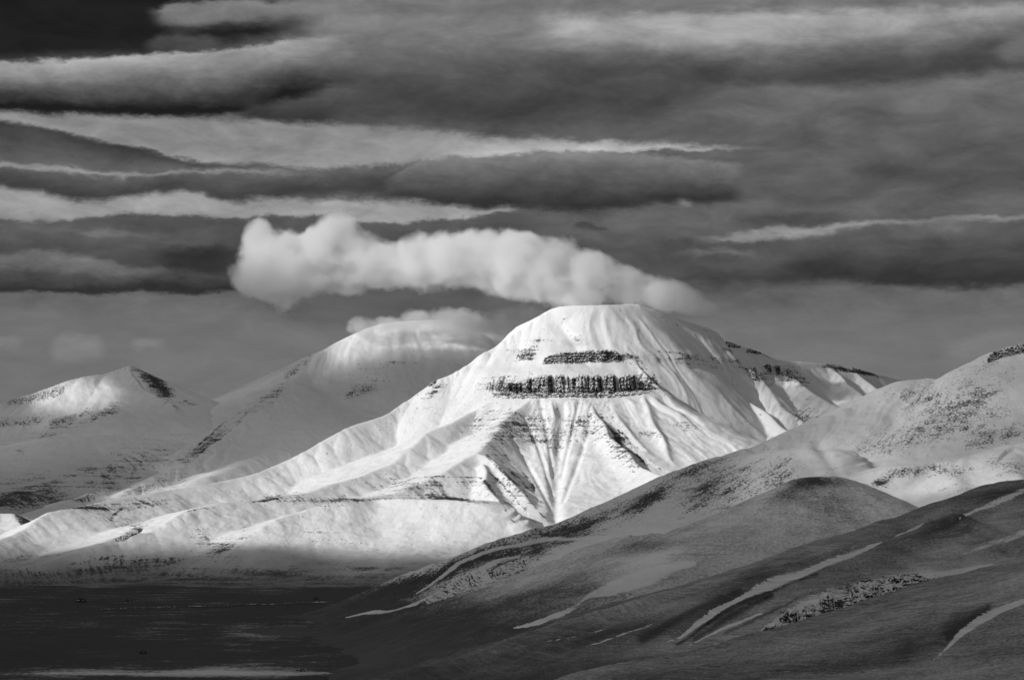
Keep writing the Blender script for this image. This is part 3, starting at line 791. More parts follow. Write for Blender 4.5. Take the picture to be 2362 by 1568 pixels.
build_hill("domed_hill", [
    Ridge([(600, 1448, 4380), (784, 1430, 4330), (909, 1411, 4300), (974, 1396, 4290), (1034, 1379, 4280), (1134, 1344, 4260), (1224, 1309, 4240), (1334, 1264, 4220), (1434, 1238, 4200), (1568, 1227, 4170),
           (1643, 1200, 4140), (1733, 1160, 4110), (1783, 1130, 4090), (1823, 1107, 4080), (1846, 1099, 4080), (1878, 1097, 4085), (1918, 1096, 4090), (1950, 1100, 4100), (1983, 1110, 4110), (2012, 1130, 4100), (2032, 1175, 4050),
           (2045, 1215, 4000), (2060, 1260, 3950)], 0.5, 0.44, r=4, c=0.5, rib=5, lam=70, ribd=70),
], (560, 2120), (3500, 4600), 560, 260, M_DOME, "domed hill with dark stony top and long slope running down left into the plain",
    rocks=[(1340, 1412, 80, 10, -24, 0.5), (1440, 1372, 50, 12, -20, 0.5), (1880, 1108, 70, 9, 2, 0.5), (1930, 1140, 60, 30, 30, 0.35)],
    bare=0.37, patchy=0.14, seed=71, lowz=80, lowb=0.88, k=4.0, rough=(1.5, 30.0), roll=(4.0, 240.0),
    blobs=[(1890, 1110, 60, 12, 3, 0.34), (1830, 1130, 60, 20, -30, 0.25), (1900, 1170, 90, 50, 20, 0.12), (1720, 1240, 90, 30, 0, 0.06), (1100, 1420, 300, 34, -15, 0.3), (1350, 1330, 120, 26, -18, 0.12),
           (1400, 1370, 60, 20, -20, 0.2), (1560, 1330, 80, 30, -10, 0.08), (1470, 1300, 110, 22, -14, -0.2), (1450, 1340, 60, 20, 0, -0.25), (1500, 1260, 90, 12, -8, 0.2)],
    strokes=[([(1185, 1446, 1), (1225, 1438, 5), (1275, 1422, 6), (1320, 1402, 7), (1365, 1374, 6), (1400, 1362, 12), (1460, 1340, 18), (1530, 1318, 16), (1600, 1300, 6)], 9, -0.95), ([(1270, 1422), (1340, 1392), (1400, 1352)], 4, 0.3)])

build_hill("banded_hill", [
    Ridge([(800, 1470, 4250), (940, 1462, 4180), (1039, 1456, 4150), (1207, 1446, 4050), (1247, 1443, 4000), (1298, 1428, 3960), (1346, 1407, 3920), (1387, 1388, 3890), (1432, 1377, 3860), (1518, 1359, 3800),
           (1605, 1338, 3740), (1668, 1319, 3700), (1783, 1284, 3620), (1858, 1256, 3570), (1918, 1244, 3530), (1993, 1229, 3480), (2048, 1216, 3440), (2113, 1194, 3400), (2153, 1179, 3370), (2193, 1159, 3350),
           (2228, 1139, 3330), (2268, 1119, 3310), (2318, 1106, 3300), (2361, 1102, 3300), (2500, 1092, 3300), (2650, 1085, 3300), (3000, 1065, 3330), (3600, 1060, 3380)], 0.45, 0.36, r=14, c=0.45, rib=4, lam=80, ribd=100),
    Ridge([(1500, 1494, 3420), (1545, 1480, 3360), (1600, 1446, 3310), (1640, 1420, 3280), (1690, 1392, 3240), (1740, 1371, 3200), (1800, 1352, 3150), (1840, 1340, 3120), (1900, 1316, 3090), (1950, 1292, 3080), (2010, 1266, 3070),
           (2060, 1243, 3070), (2130, 1210, 3090), (2200, 1180, 3120)], 0.22, 0.34, r=10, c=0.5, rib=3, lam=70, ribd=80),
    Ridge([(1640, 1510, 2960), (1700, 1488, 2930), (1760, 1462, 2900), (1790, 1440, 2890), (1830, 1408, 2880), (1880, 1384, 2870)], 0.15, 0.34, r=8, c=0.5),
], (760, 3400), (2450, 4500), 800, 300, M_NEAR, "dark banded hillside with pale snow gullies and a broken rock face, lower right",
    rocks=[(1795, 1456, 60, 24, -14, 1.0), (1820, 1422, 34, 26, -30, 0.95), (1868, 1416, 22, 34, 15, 0.95), (1908, 1402, 28, 46, 0, 0.85), (1995, 1364, 58, 36, 0, 1.0), (1935, 1392, 50, 20, 0, 0.85), (1990, 1396, 50, 18, 0, 0.95), (2095, 1337, 90, 16, 0, 0.95), (1850, 1440, 60, 14, -10, 0.85), (2064, 1370, 30, 32, 15, 0.85), (2150, 1350, 60, 18, -10, 0.7), (1700, 1488, 70, 9, -18, 0.7), (1950, 1384, 50, 20, 0, 0.75), (1650, 1424, 60, 8, -30, 0.75), (1760, 1378, 60, 7, -28, 0.75)],
    bare=0.58, patchy=0.14, seed=79, lowz=75, lowb=0.86, k=4.0, rough=(2.4, 42.0), roll=(7.0, 230.0),
    troughs=[([(1560, 1470), (1650, 1405), (1740, 1355), (1830, 1325), (1950, 1275), (2060, 1235), (2120, 1208)], 12, 3.0), ([(1640, 1500), (1740, 1470), (1800, 1430), (1870, 1390), (1960, 1350)], 14, 3.0)],
    blobs=[(2250, 1240, 120, 40, -20, -0.15), (2250, 1330, 110, 30, -15, -0.24), (2100, 1340, 80, 30, -15, -0.3), (1750, 1330, 120, 20, -18, 0.15), (1650, 1400, 100, 14, -30, 0.2), (2300, 1140, 120, 16, -10, 0.2),
           (1400, 1460, 160, 24, -12, 0.2), (1950, 1390, 130, 16, -20, -0.34), (1800, 1455, 60, 14, -25, -0.34), (2200, 1200, 100, 14, -25, 0.15)],
    strokes=[([(1540, 1474, 1), (1600, 1440, 4), (1650, 1408, 7), (1700, 1378, 6), (1745, 1355, 9), (1790, 1338, 12), (1830, 1325, 9), (1890, 1302, 6), (1950, 1280, 9), (1990, 1262, 5), (2035, 1246, 1)], 8, -1.0),
             ([(2068, 1233, 1), (2095, 1220, 3), (2127, 1206, 1)], 3, -1.0), ([(1560, 1482), (1640, 1430), (1720, 1384), (1800, 1352), (1880, 1324)], 5, 0.3), ([(1600, 1470), (1660, 1436), (1720, 1400), (1780, 1372)], 8, 0.22),
             ([(1590, 1484, 1), (1650, 1456, 2.5), (1700, 1436, 3), (1770, 1408, 1)], 3, -0.9), ([(1480, 1474), (1560, 1428), (1640, 1385), (1700, 1366)], 10, 0.2),
             ([(1540, 1518, 1), (1620, 1506, 3), (1690, 1490, 6), (1750, 1464, 9), (1800, 1432, 12), (1850, 1402, 16), (1905, 1380, 22), (1970, 1362, 26), (2040, 1350, 22), (2110, 1338, 14), (2200, 1320, 8), (2290, 1300, 2)], 10, -1.0),
             ([(2210, 1192, 1), (2270, 1172, 5), (2320, 1150, 7), (2390, 1118, 4)], 6, -0.75), ([(2180, 1290, 1), (2260, 1262, 6), (2361, 1230, 8), (2440, 1200, 2)], 6, -0.6), ([(1670, 1460), (1760, 1420), (1830, 1384), (1900, 1358)], 4, 0.2),
             ([(1350, 1490, 1), (1420, 1470, 2), (1500, 1440, 1)], 2, -0.7), ([(1260, 1480, 1), (1330, 1468, 1.5), (1390, 1448, 1)], 2, -0.6)])

build_hill("front_slope_hill", [
    Ridge([(1000, 1600, 3420), (1250, 1568, 3380), (1400, 1542, 3300), (1568, 1519, 3150), (1643, 1504, 3050), (1718, 1489, 2960), (1783, 1476, 2880), (1848, 1456, 2800), (1893, 1439, 2750), (1933, 1421, 2700), (1988, 1409, 2640),
           (2058, 1386, 2570), (2138, 1364, 2490), (2213, 1336, 2430), (2293, 1309, 2370), (2361, 1291, 2330), (2500, 1262, 2280), (2700, 1230, 2220), (3100, 1185, 2150), (3700, 1150, 2100)], 0.5, 0.30, r=14, c=0.45, rib=3, lam=70, ribd=90),
], (1150, 3500), (1450, 3500), 620, 290, M_NEAR, "nearest dark slope in the lower right corner with one pale snow gully",
    bare=0.60, patchy=0.14, seed=83, lowz=60, lowb=0.82, k=4.0, rough=(2.0, 40.0), roll=(6.0, 210.0),
    troughs=[([(2150, 1510), (2220, 1455), (2270, 1420), (2361, 1378), (2450, 1345)], 12, 2.5)],
    blobs=[(2100, 1490, 50, 24, -25, 0.14), (1900, 1540, 200, 14, -6, 0.12), (2200, 1440, 40, 20, -40, 0.2), (2000, 1450, 120, 20, -15, -0.08)],
    strokes=[([(2150, 1514, 1), (2185, 1484, 3), (2220, 1456, 5), (2262, 1425, 8), (2310, 1400, 6), (2361, 1379, 5), (2450, 1345, 2)], 7, -1.0), ([(1900, 1560, 1), (1990, 1548, 1.6), (2080, 1532, 1)], 2, -0.6), ([(1760, 1552, 1), (1840, 1545, 1.4), (1900, 1536, 1)], 2, -0.5), ([(2190, 1462), (2240, 1425), (2280, 1405)], 7, 0.25)])


# ---- valley floor: one sheet out to the horizon
def build_floor():
    gx = np.concatenate([-np.geomspace(90000, 1700, 40), np.linspace(-1600, 1600, 260), np.geomspace(1700, 90000, 40)])
    gy = np.concatenate([np.array([-60000, -20000, -6000, -2000, 0, 1500, 2500]), np.linspace(3000, 7000, 320), np.geomspace(7100, 120000, 40)])
    X, Y = np.meshgrid(gx, gy, indexing='ij')
    x = X.astype(np.float32)
    y = Y.astype(np.float32)
    near = sstep(np.abs(x), 3000, 1500) * sstep(y, 2400, 3000) * sstep(y, 9000, 7000)
    z = near * (2.0 * fbm(x / 260, y / 420, 5, 3) + 0.35 * fbm(x / 40, y / 90, 9, 3))
    u, v = proj(x, np.maximum(y, 500), z)
    b = np.full(x.shape, 0.80, np.float32) + 0.16 * fbm(x / 300, y / 700, 15, 4)
    # drifts: the pale strip in front (snow plus painted sunlight), a broken river bank, the foot of the bench
    for cx, cyy, rx, ry, s in [(400, 1546, 330, 15, -0.24), (420, 1552, 240, 5, -0.16), (700, 1552, 700, 7, -0.25), (230, 1500, 150, 7, -0.1), (640, 1465, 400, 20, -0.05), (480, 1345, 600, 16, -0.12), (1000, 1510, 260, 14, -0.10), (1050, 1425, 200, 10, -0.05)]:
        b = b + s * np.exp(-((u - cx) / rx) ** 2 - ((v - cyy) / ry) ** 2) * near
    flow = np.stack([y, x, np.zeros_like(x)], -1)
    mat = snow_material("tundra", 9.0, 90.0, 120.0, 45.0, snow=0.6, ground=0.040, soft=0.22, bump=0.35, streak=0.7)
    o = mesh_from("valley_floor", np.stack([x, y, z], -1).reshape(-1, 3), grid_faces(len(gx), len(gy)), mat, None,
                  {'bare': ('FLOAT', np.clip(b, 0, 1.2)), 'flow': ('FLOAT_VECTOR', flow)})
    tag(o, "dark flat valley floor with thin streaks of snow", "valley floor", None, "structure")
    HILLS["valley_floor"] = o


build_floor()


def build_path():
    """a thin snow-filled track across the plain"""
    ln = smooth_line([(235, 1406), (300, 1403.5), (360, 1402.5), (430, 1399), (500, 1398.5), (570, 1394.5), (640, 1394), (700, 1390), (770, 1389)], 8)
    vs = []
    for px, py in ln:
        c = P(px, py, 300 * FPX / (py - HOR))
        k = CAM_Z / (CAM_Z - c[2])
        c = np.array([c[0] * k, c[1] * k, 0.0])
        wd = 7.0 * (0.5 + 0.45 * math.sin(px * 0.031) ** 2)
        for dy, zz in ((-wd, 1.6), (-wd * 0.5, 2.6), (wd * 0.5, 2.6), (wd, 1.6)):
            vs.append((c[0], c[1] + dy, zz + 1.4 * 0))
    n = len(ln)
    o = mesh_from("path", vs, grid_faces(n, 4), M_MID, None, {'bare': ('FLOAT', np.full(n * 4, 0.60))})
    tag(o, "thin pale snowy track crossing the dark plain", "path", None, "structure")


build_path()

# ------------------------------------------------------------------ rock faces: parts of their mountain
def hit(hill, px, py):
    """where the sight lines through picture points meet a hill"""
    o, x, y, z, a, Y = HILLS[hill]
    px = np.asarray(px, float)
    py = np.asarray(py, float)
    dx = (px - 1180.5) / FPX
    dz = -(py - 784.0) / FPX
    c, s = math.cos(PITCH), math.sin(PITCH)
    wy = c - s * dz
    aa = dx / wy
    m = (s + c * dz) / wy
    fi = np.clip((aa - a[0]) / (a[1] - a[0]), 0, len(a) - 1.001)
    i = fi.astype(int)
    f = (fi - i)[..., None]
    col = z[i] * (1 - f) + z[i + 1] * f
    diff = col - (CAM_Z + m[..., None] * Y)
    ok = diff >= 0
    j = np.where(ok.any(-1), ok.argmax(-1), diff.argmax(-1))
    j = np.clip(j, 1, len(Y) - 1)
    d1 = np.take_along_axis(diff, j[..., None], -1)[..., 0]
    d0 = np.take_along_axis(diff, j[..., None] - 1, -1)[..., 0]
    t = np.where((d0 < 0) & (d1 >= 0), d0 / np.where(d0 - d1 == 0, -1, d0 - d1), 1.0)
    yy = Y[j - 1] + (Y[j] - Y[j - 1]) * t
    c0 = np.take_along_axis(col, j[..., None], -1)[..., 0]
    c1 = np.take_along_axis(col, j[..., None] - 1, -1)[..., 0]
    zz = c1 + (c0 - c1) * t
    return aa * yy, yy, zz


def rock_face(hill, name, top, bot, mat, parent=None, out=1.0, rug=4.0, bed=9.0, seed=1, res=1.3, label=None, lump=26.0, edge=0.12, proud=3.0, holes=0.0, rag=1.0):
    """a rock face between a top and a bottom line: stands steeper than the slope it grows from, bedded and broken"""
    top = smooth_line(top, 6)
    bot = smooth_line(bot, 6)

    def at(line, t):
        s = np.concatenate([[0], np.cumsum(np.hypot(*np.diff(line, axis=0).T))])
        return np.interp(t * s[-1], s, line[:, 0]), np.interp(t * s[-1], s, line[:, 1])
    w = max(np.hypot(*(top[-1] - top[0])), np.hypot(*(bot[-1] - bot[0])))
    hgt = np.abs(at(top, np.linspace(0, 1, 9))[1] - at(bot, np.linspace(0, 1, 9))[1]).max()
    nu = int(np.clip(w / res * 1.3, 8, 130))
    nv = int(np.clip(hgt / res * 1.6, 8, 70))
    u = np.linspace(0, 1, nu)
    v = np.linspace(0, 1, nv)
    tx, ty = at(top, u)
    bx, by = at(bot, u)
    rng = np.random.default_rng(seed)
    U, V = np.meshgrid(u, v, indexing='ij')
    px = bx[:, None] * (1 - V) + tx[:, None] * V
    py = by[:, None] * (1 - V) + ty[:, None] * V
    px = px + 1.6 * rag * perlin(U * w / 5, V * hgt / 5, seed + 3) * (0.4 + np.minimum(U, 1 - U) * 2)
    py = py + 2.2 * rag * perlin(U * w / 6, V * 2.0, seed + 4)
    x, y, z = hit(hill, px, py)
    d = np.hypot(x - x[:, :1], y - y[:, :1])
    L = np.hypot(x[-1, 0] - x[0, 0], y[-1, 0] - y[0, 0]) + 1.0
    sU = U * L
    sag = np.minimum(1.0, np.minimum(V, 1 - V) * 7.0) * np.minimum(1.0, np.minimum(U, 1 - U) * 9.0)
    butt = 0.62 + 0.5 * perlin(sU / lump, z / (lump * 6), seed) + 0.25 * perlin(sU / (lump * 0.37), z / (lump * 2.0), seed + 1)
    butt = np.clip(butt, 0.05, 1.2)
    ledge = np.abs(((z + 2.0 * perlin(sU / 40, z * 0, seed + 7)) / bed) % 1.0 - 0.5) * 2.0
    rugd = rug * (0.8 * perlin(sU / 9, z / 7, seed + 11) + 0.6 * perlin(sU / 4.0, z / 3.2, seed + 12))
    off = sag * (out * np.clip(d, 0, 60) * butt + proud + rug * 0.5 * ledge + rugd) - (1 - np.minimum(sag * 4, 1)) * 2.0
    # outward = towards lower ground, mostly at the viewer side of the hill
    gx, gy = np.gradient(z, axis=0), 0
    dirx = np.full_like(x, -0.18)
    diry = np.full_like(x, -0.98)
    jx = rug * 0.35 * perlin(sU / 6, z / 6, seed + 21) * sag
    jz = rug * 0.35 * perlin(sU / 5, z / 5, seed + 22) * sag
    verts = np.stack([x + dirx * off + jx, y + diry * off, z + jz], -1).reshape(-1, 3)
    e = np.minimum(np.minimum(V / edge * 0.6, (1 - V) / edge), np.minimum(U, 1 - U) / edge * 1.6)
    if holes:
        e = np.minimum(e, 1.0 - holes * np.clip(0.9 + 1.5 * fbm(sU / 16, z / 20, seed + 31, 3), 0, 1.4))
    o = mesh_from(name, verts, grid_faces(nu, nv), mat, parent, {'edge': ('FLOAT', np.clip(e, 0, 1))}, smooth=False)
    if label:
        o["label"] = label
    return o


def face_set(hill, items, mat, **kw):
    par = HILLS[hill][0]
    out = []
    for i, it in enumerate(items):
        name, top, bot = it[:3]
        k = dict(kw)
        if len(it) > 3:
            k.update(it[3])
        p = k.pop('par', par)
        out.append(rock_face(hill, name, top, bot, mat, p, seed=abs(hash_str(hill)) % 900 + i * 31, **k))
    return out


def hash_str(s):
    return sum((i + 1) * ord(c) for i, c in enumerate(s))


fm = "flat_topped_mountain"
band_up = rock_face(fm, "rock_band", [(1250, 838), (1259, 822), (1288, 813), (1340, 808), (1384, 806), (1418, 808), (1439, 831)],
                    [(1246, 841), (1295, 839), (1339, 838), (1382, 836), (1441, 833)], M_ROCK_FAR, HILLS[fm][0], seed=5, out=0.9, rug=5, lump=40,
                    label="upper dark rock band close under the flat summit")
band_lo = rock_face(fm, "rock_band", [(1120, 908), (1160, 903), (1228, 905), (1315, 905), (1400, 904), (1470, 900), (1518, 897)],
                    [(1118, 913), (1160, 919), (1228, 919), (1315, 916), (1400, 917), (1470, 910), (1520, 902)], M_ROCK_FAR, HILLS[fm][0], seed=9, out=0.7, rug=5, lump=30, bed=6,
                    label="lower rock band split into buttresses by snow gullies")
for i, (u0, u1, tl, tr, bl, br) in enumerate([(1152, 1183, 898, 878, 917, 917), (1183, 1205, 884, 878, 917, 916), (1205, 1228, 884, 868, 917, 917), (1226, 1276, 867, 862, 918, 918), (1277, 1314, 862, 865, 917, 914),
                                              (1314, 1361, 866, 862, 915, 915), (1360, 1389, 863, 866, 918, 915), (1390, 1422, 861, 863, 915, 916), (1425, 1468, 864, 864, 911, 908), (1471, 1514, 873, 892, 908, 900)]):
    um = 0.5 * (u0 + u1)
    rock_face(fm, "buttress", [(u0 + 3, tl + 3), (um, 0.5 * (tl + tr) - 1), (u1 - 2, tr + 2)], [(u0 - 1, bl - 4), (um, 0.5 * (bl + br) - 3), (u1 + 1, br - 4)], M_ROCK_FAR, band_lo,
              seed=100 + i * 7, out=1.0, rug=6, lump=30, bed=13, edge=0.07)
rock_face(fm, "rock_knob", [(985, 884), (997, 878), (1007, 872)], [(984, 893), (995, 890), (1006, 882)], M_ROCK_FAR, HILLS[fm][0], seed=71, out=0.6, rug=3)
rock_face(fm, "rock_step", [(262, 1243), (285, 1234), (306, 1223), (318, 1222)], [(263, 1248), (285, 1246), (305, 1235), (319, 1227)], M_ROCK_FAR, HILLS[fm][0], seed=73, out=0.8, rug=2.5, edge=0.05,
          label="small black rock step on the low left-hand spur")

face_set("serrated_mountain", [
    ("rock_tower", [(1673, 792), (1678, 783), (1690, 788), (1706, 791)], [(1672, 801), (1690, 801), (1709, 803)], dict(proud=8, label="rock tower on the skyline beside the snow dome")),
    ("rock_tower", [(1722, 806), (1738, 801), (1756, 813)], [(1718, 812), (1738, 816), (1757, 817)], dict(proud=6)),
    ("rock_tower", [(1903, 835), (1920, 836), (1939, 838)], [(1902, 841), (1920, 841), (1940, 843)], dict(proud=4)),
    ("rock_tower", [(1963, 847), (1967, 841), (1972, 848), (1977, 841), (1984, 851)], [(1962, 852), (1973, 853), (1985, 856)], dict(proud=4)),
    ("rock_band", [(1676, 846), (1700, 846), (1722, 843), (1744, 846)], [(1690, 884), (1710, 888), (1730, 884), (1752, 878)], dict(rug=5, lump=24)),
    ("rock_band", [(1760, 840), (1770, 838), (1777, 842)], [(1770, 862), (1776, 862), (1782, 858)], dict(rug=4)),
    ("rock_band", [(1786, 840), (1794, 839), (1799, 844)], [(1790, 866), (1795, 868), (1800, 862)], dict(rug=4)),
    ("rock_band", [(1808, 846), (1818, 848), (1826, 855)], [(1818, 872), (1830, 876), (1842, 880)], dict(rug=4)),
], M_ROCK_FAR, out=0.7, rug=4.0, lump=18, res=1.2)
face_set("pointed_mountain", [
    ("rock_band", [(8, 927), (40, 918), (75, 909), (120, 897), (150, 888)], [(8, 938), (40, 934), (80, 929), (120, 920), (150, 905)], dict(out=0.5)),
    ("rock_band", [(0, 970), (18, 966), (36, 968)], [(0, 988), (15, 986), (32, 980)], {}),
    ("rock_band", [(44, 972), (62, 966), (84, 962)], [(44, 984), (58, 984), (78, 974)], {}),
    ("rock_band", [(110, 968), (140, 962), (176, 952)], [(112, 986), (140, 984), (178, 970)], {}),
    ("rock_band", [(222, 948), (248, 942), (278, 938)], [(224, 964), (250, 962), (276, 952)], {}),
], M_ROCK_FAR, out=0.6, rug=3.5, lump=18, edge=0.3)
face_set("cloud_capped_mountain", [
    ("rock_band", [(790, 912), (830, 890), (870, 884)], [(792, 920), (832, 916), (872, 902)], {}),
    ("rock_band", [(300, 1090), (330, 1066), (372, 1044)], [(304, 1094), (334, 1078), (374, 1052)], {}),
], M_ROCK_FAR, out=0.4, rug=3.0, lump=18, edge=0.4)
face_set("dappled_hill", [
    ("rock_cap", [(2271, 836), (2288, 812), (2318, 802), (2361, 789), (2420, 780)], [(2274, 840), (2303, 829), (2361, 815), (2420, 806)], dict(proud=3, rug=3, holes=0.0, rag=1.0, edge=0.15, label="dark rock cap on the hill's top right")),
    ("rock_face", [(976, 1384), (1010, 1362), (1050, 1334), (1086, 1318), (1120, 1312)], [(984, 1394), (1030, 1378), (1075, 1362), (1110, 1350), (1136, 1338)], {}),
    ("rock_face", [(1136, 1312), (1165, 1300), (1220, 1282)], [(1140, 1340), (1180, 1324), (1224, 1305)], {}),
], M_ROCK_NEAR, out=0.5, rug=2.4, lump=14, bed=5, res=1.0, edge=0.2, holes=0.34, rag=2.0)
face_set("banded_hill", [
    ("rock_face", [(1750, 1462), (1768, 1440), (1800, 1434), (1843, 1440)], [(1748, 1476), (1775, 1474), (1810, 1464), (1846, 1456)], {}),
    ("rock_face", [(1796, 1428), (1812, 1408), (1826, 1403), (1840, 1412)], [(1798, 1434), (1815, 1438), (1830, 1444), (1844, 1444)], {}),
    ("rock_face", [(1850, 1402), (1860, 1388), (1870, 1396), (1878, 1420)], [(1850, 1436), (1862, 1440), (1872, 1440), (1882, 1438)], {}),
    ("rock_face", [(1892, 1376), (1908, 1364), (1922, 1372)], [(1890, 1434), (1908, 1430), (1928, 1420)], {}),
    ("rock_face", [(1958, 1358), (1975, 1344), (2005, 1342), (2030, 1352)], [(1960, 1380), (1985, 1382), (2010, 1380), (2030, 1374)], {}),
    ("rock_face", [(1966, 1382), (1990, 1378), (2010, 1382)], [(1964, 1406), (1985, 1404), (2014, 1398)], {}),
    ("rock_face", [(2040, 1334), (2075, 1328), (2110, 1330), (2148, 1336)], [(2042, 1344), (2075, 1346), (2110, 1346), (2150, 1350)], {}),
    ("rock_face", [(2052, 1356), (2070, 1346), (2086, 1352)], [(2046, 1390), (2062, 1388), (2084, 1374)], {}),
], M_ROCK_NEAR, out=0.6, rug=2.4, lump=9, bed=6, res=1.0, edge=0.2, holes=0.34, rag=2.0)


# ---- boulders standing out on the valley floor
def boulder(px, py, w, h, label, seed):
    c = P(px, py, 300 * FPX / (py - HOR) * 0.999)
    n, mseg = 20, 12
    vs, fs = [], []
    rng = np.random.default_rng(seed)
    sc = c[1] / FPX
    th = np.linspace(0, 2 * math.pi, n, endpoint=False)
    ph = np.linspace(-0.3, math.pi / 2 - 0.05, mseg)
    T, F = np.meshgrid(th, ph, indexing='ij')
    r = 1 + 0.35 * perlin(np.cos(T) * 1.7 + seed, np.sin(T) * 1.7 + F * 2.1, seed) + 0.16 * perlin(np.cos(T) * 5 + F * 4, np.sin(T) * 5, seed + 1)
    x = np.cos(T) * np.cos(F) * r * w * sc * 0.5
    y = np.sin(T) * np.cos(F) * r * w * sc * 0.4
    z = np.sin(F) * r * h * sc
    v = np.stack([x, y, z], -1).reshape(-1, 3)
    i = np.arange(n)[:, None] * mseg + np.arange(mseg - 1)[None]
    j = ((np.arange(n)[:, None] + 1) % n) * mseg + np.arange(mseg - 1)[None]
    f = np.stack([i, j, j + 1, i + 1], -1).reshape(-1, 4)
    o = mesh_from("boulder", v, f, M_ROCK_NEAR, None, {'edge': ('FLOAT', np.ones(len(v)))}, smooth=False)
    o.location = (c[0], c[1], 0.4)
    tag(o, label, "boulder", "dark boulders on the valley floor")
    return o


boulder(187, 1386, 22, 8, "leftmost of the far dark boulders on the plain", 3)
boulder(296, 1387, 18, 6, "far dark boulder on the plain right of the leftmost one", 4)
boulder(728, 1381, 14, 6, "small dark boulder with a snow patch beside it, at the far edge of the plain", 5)
boulder(329, 1504, 16, 7, "dark boulder just behind the pale sunlit streak of snow", 6)
boulder(698, 1544, 28, 6, "nearest low dark boulder at the bottom edge of the plain", 8)

# ------------------------------------------------------------------ clouds: real bodies of thin vapour
def vapour(name, dens, aniso=0.0, homog=True):
    m = bpy.data.materials.new(name)
    m.use_nodes = True
    t = NT(m.node_tree)
    out = t.n('ShaderNodeOutputMaterial')
    pv = t.n('ShaderNodeVolumePrincipled')
    pv.inputs['Color'].default_value = (1, 1, 1, 1)
    pv.inputs['Density'].default_value = dens
    pv.inputs['Anisotropy'].default_value = aniso
    t.t.links.new(pv.outputs[0], out.inputs['Volume'])
    try:
        m.cycles.homogeneous_volume = homog
    except Exception:
        pass
    return m, t, pv


def puff_cloud(name, balls, dens, label, group=None, wob=4.4, fine=75.0, step=1.0, cat="cloud", tail=None, thr=(0.20, 0.72), grow=1.42, vox=28.0):
    """balls: (px, py, rx, ry in picture units, Y, depth radius in m)"""
    B = []
    for px, py, rx, ry, Y, rd in balls:
        c = P(px, py, Y)
        s = Y / FPX
        B.append((c, np.array([rx * s, rd, ry * s])))
    org = sum(b[0] for b in B) / len(B)
    # outer skin of the vapour
    import bmesh
    bm = bmesh.new()
    for c, r in B:
        res = bmesh.ops.create_icosphere(bm, subdivisions=3, radius=1.0)
        for v in res['verts']:
            v.co = (v.co[0] * r[0] * grow + c[0] - org[0], v.co[1] * r[1] * grow + c[1] - org[1], v.co[2] * r[2] * grow + c[2] - org[2])
    me = bpy.data.meshes.new(name)
    bm.to_mesh(me)
    bm.free()
    o = bpy.data.objects.new(name, me)
    COL.objects.link(o)
    o.location = org
    rm = o.modifiers.new("skin", 'REMESH')
    rm.mode = 'VOXEL'
    rm.voxel_size = vox
    m, t, pv = vapour(name + "_vapour", dens, 0.0, False)
    pv.inputs['Color'].default_value = (0.955, 0.955, 0.955, 1)
    try:
        m.cycles.volume_step_rate = step
    except Exception:
        pass
    tc = t.n('ShaderNodeTexCoord').outputs['Object']
    n1 = t.noise(tc, 1.0 / (fine * 3.0), 2.0, 0.5)
    n2 = t.noise(tc, 1.0 / fine, 6.0, 0.7)
    acc = None
    for c, r in B:
        q = t.vm('MULTIPLY', t.vm('SUBTRACT', tc, tuple(c - org)), tuple(1.0 / (r * 1.12)))
        f = t.m('SUBTRACT', 1.0, t.vm('DOT_PRODUCT', q, q))
        acc = f if acc is None else t.m('SMOOTH_MAX', acc, f, 1.15)
    fld = t.m('ADD', acc, t.m('MULTIPLY', t.m('ADD', t.m('MULTIPLY', n1, 0.55), t.m('MULTIPLY', n2, 0.45)), wob))
    fld = t.m('SUBTRACT', fld, 0.5 * wob)
    q = t.ss(fld, thr[0], thr[1])
    if tail:                                            # thins out downwind
        tx = t.sep(tc)[0]
        xa, xb = [P(p_, 700, B[-1][0][1])[0] - org[0] for p_ in tail]
        q = t.m('MULTIPLY', q, t.m('MULTIPLY_ADD', t.ss(tx, float(xa), float(xb)), -0.9, 1.0))
    t.put(pv.inputs['Density'], t.m('MULTIPLY', q, dens))
    me.materials.append(m)
    tag(o, label, cat, group, "thing")
    return o


CAP = [
    (612, 628, 74, 66, 9050, 170), (588, 560, 40, 52, 9050, 110), (600, 528, 30, 30, 9050, 90), (652, 622, 84, 78, 9031, 170), (710, 626, 92, 68, 9012, 190), (778, 540, 60, 60, 8979, 130), (740, 575, 70, 50, 8986, 150), (830, 572, 56, 52, 8960, 130), (770, 616, 95, 66, 8979, 190),
    (880, 604, 90, 56, 8927, 170), (975, 595, 95, 62, 8882, 170), (1070, 600, 100, 66, 8836, 170), (1170, 612, 100, 74, 8791, 180), (1265, 630, 95, 76, 8752, 170), (1350, 648, 88, 60, 8719, 150),
    (1440, 662, 84, 48, 8700, 130), (1510, 678, 72, 40, 8690, 110), (1560, 694, 62, 30, 8680, 90), (1600, 712, 50, 20, 8670, 70)]
WISP = [(836, 756, 38, 26, 10000, 90), (890, 746, 46, 22, 10020, 100), (955, 736, 46, 26, 10060, 100), (1030, 742, 54, 36, 10060, 100), (1090, 748, 50, 30, 10100, 100)]
puff_cloud("cap_cloud", CAP, 0.030, "bright white cap cloud lying across the flat-topped mountain's summit", step=1.0, tail=(1430, 1640))
puff_cloud("summit_wisp_cloud", WISP, 0.008,
           "thin wisp of cloud hugging the summit of the mountain behind, left of centre", fine=40, grow=1.25, vox=20.0)

puff_cloud("mist_cloud", [(1085, 745, 50, 36, 10000, 100), (1150, 750, 60, 46, 9950, 110), (1215, 745, 50, 46, 9950, 110)], 0.006,
           "grey mist swallowing the far shoulder of the cloud-wrapped mountain, beside the flat top", fine=60, grow=1.3, vox=28.0)


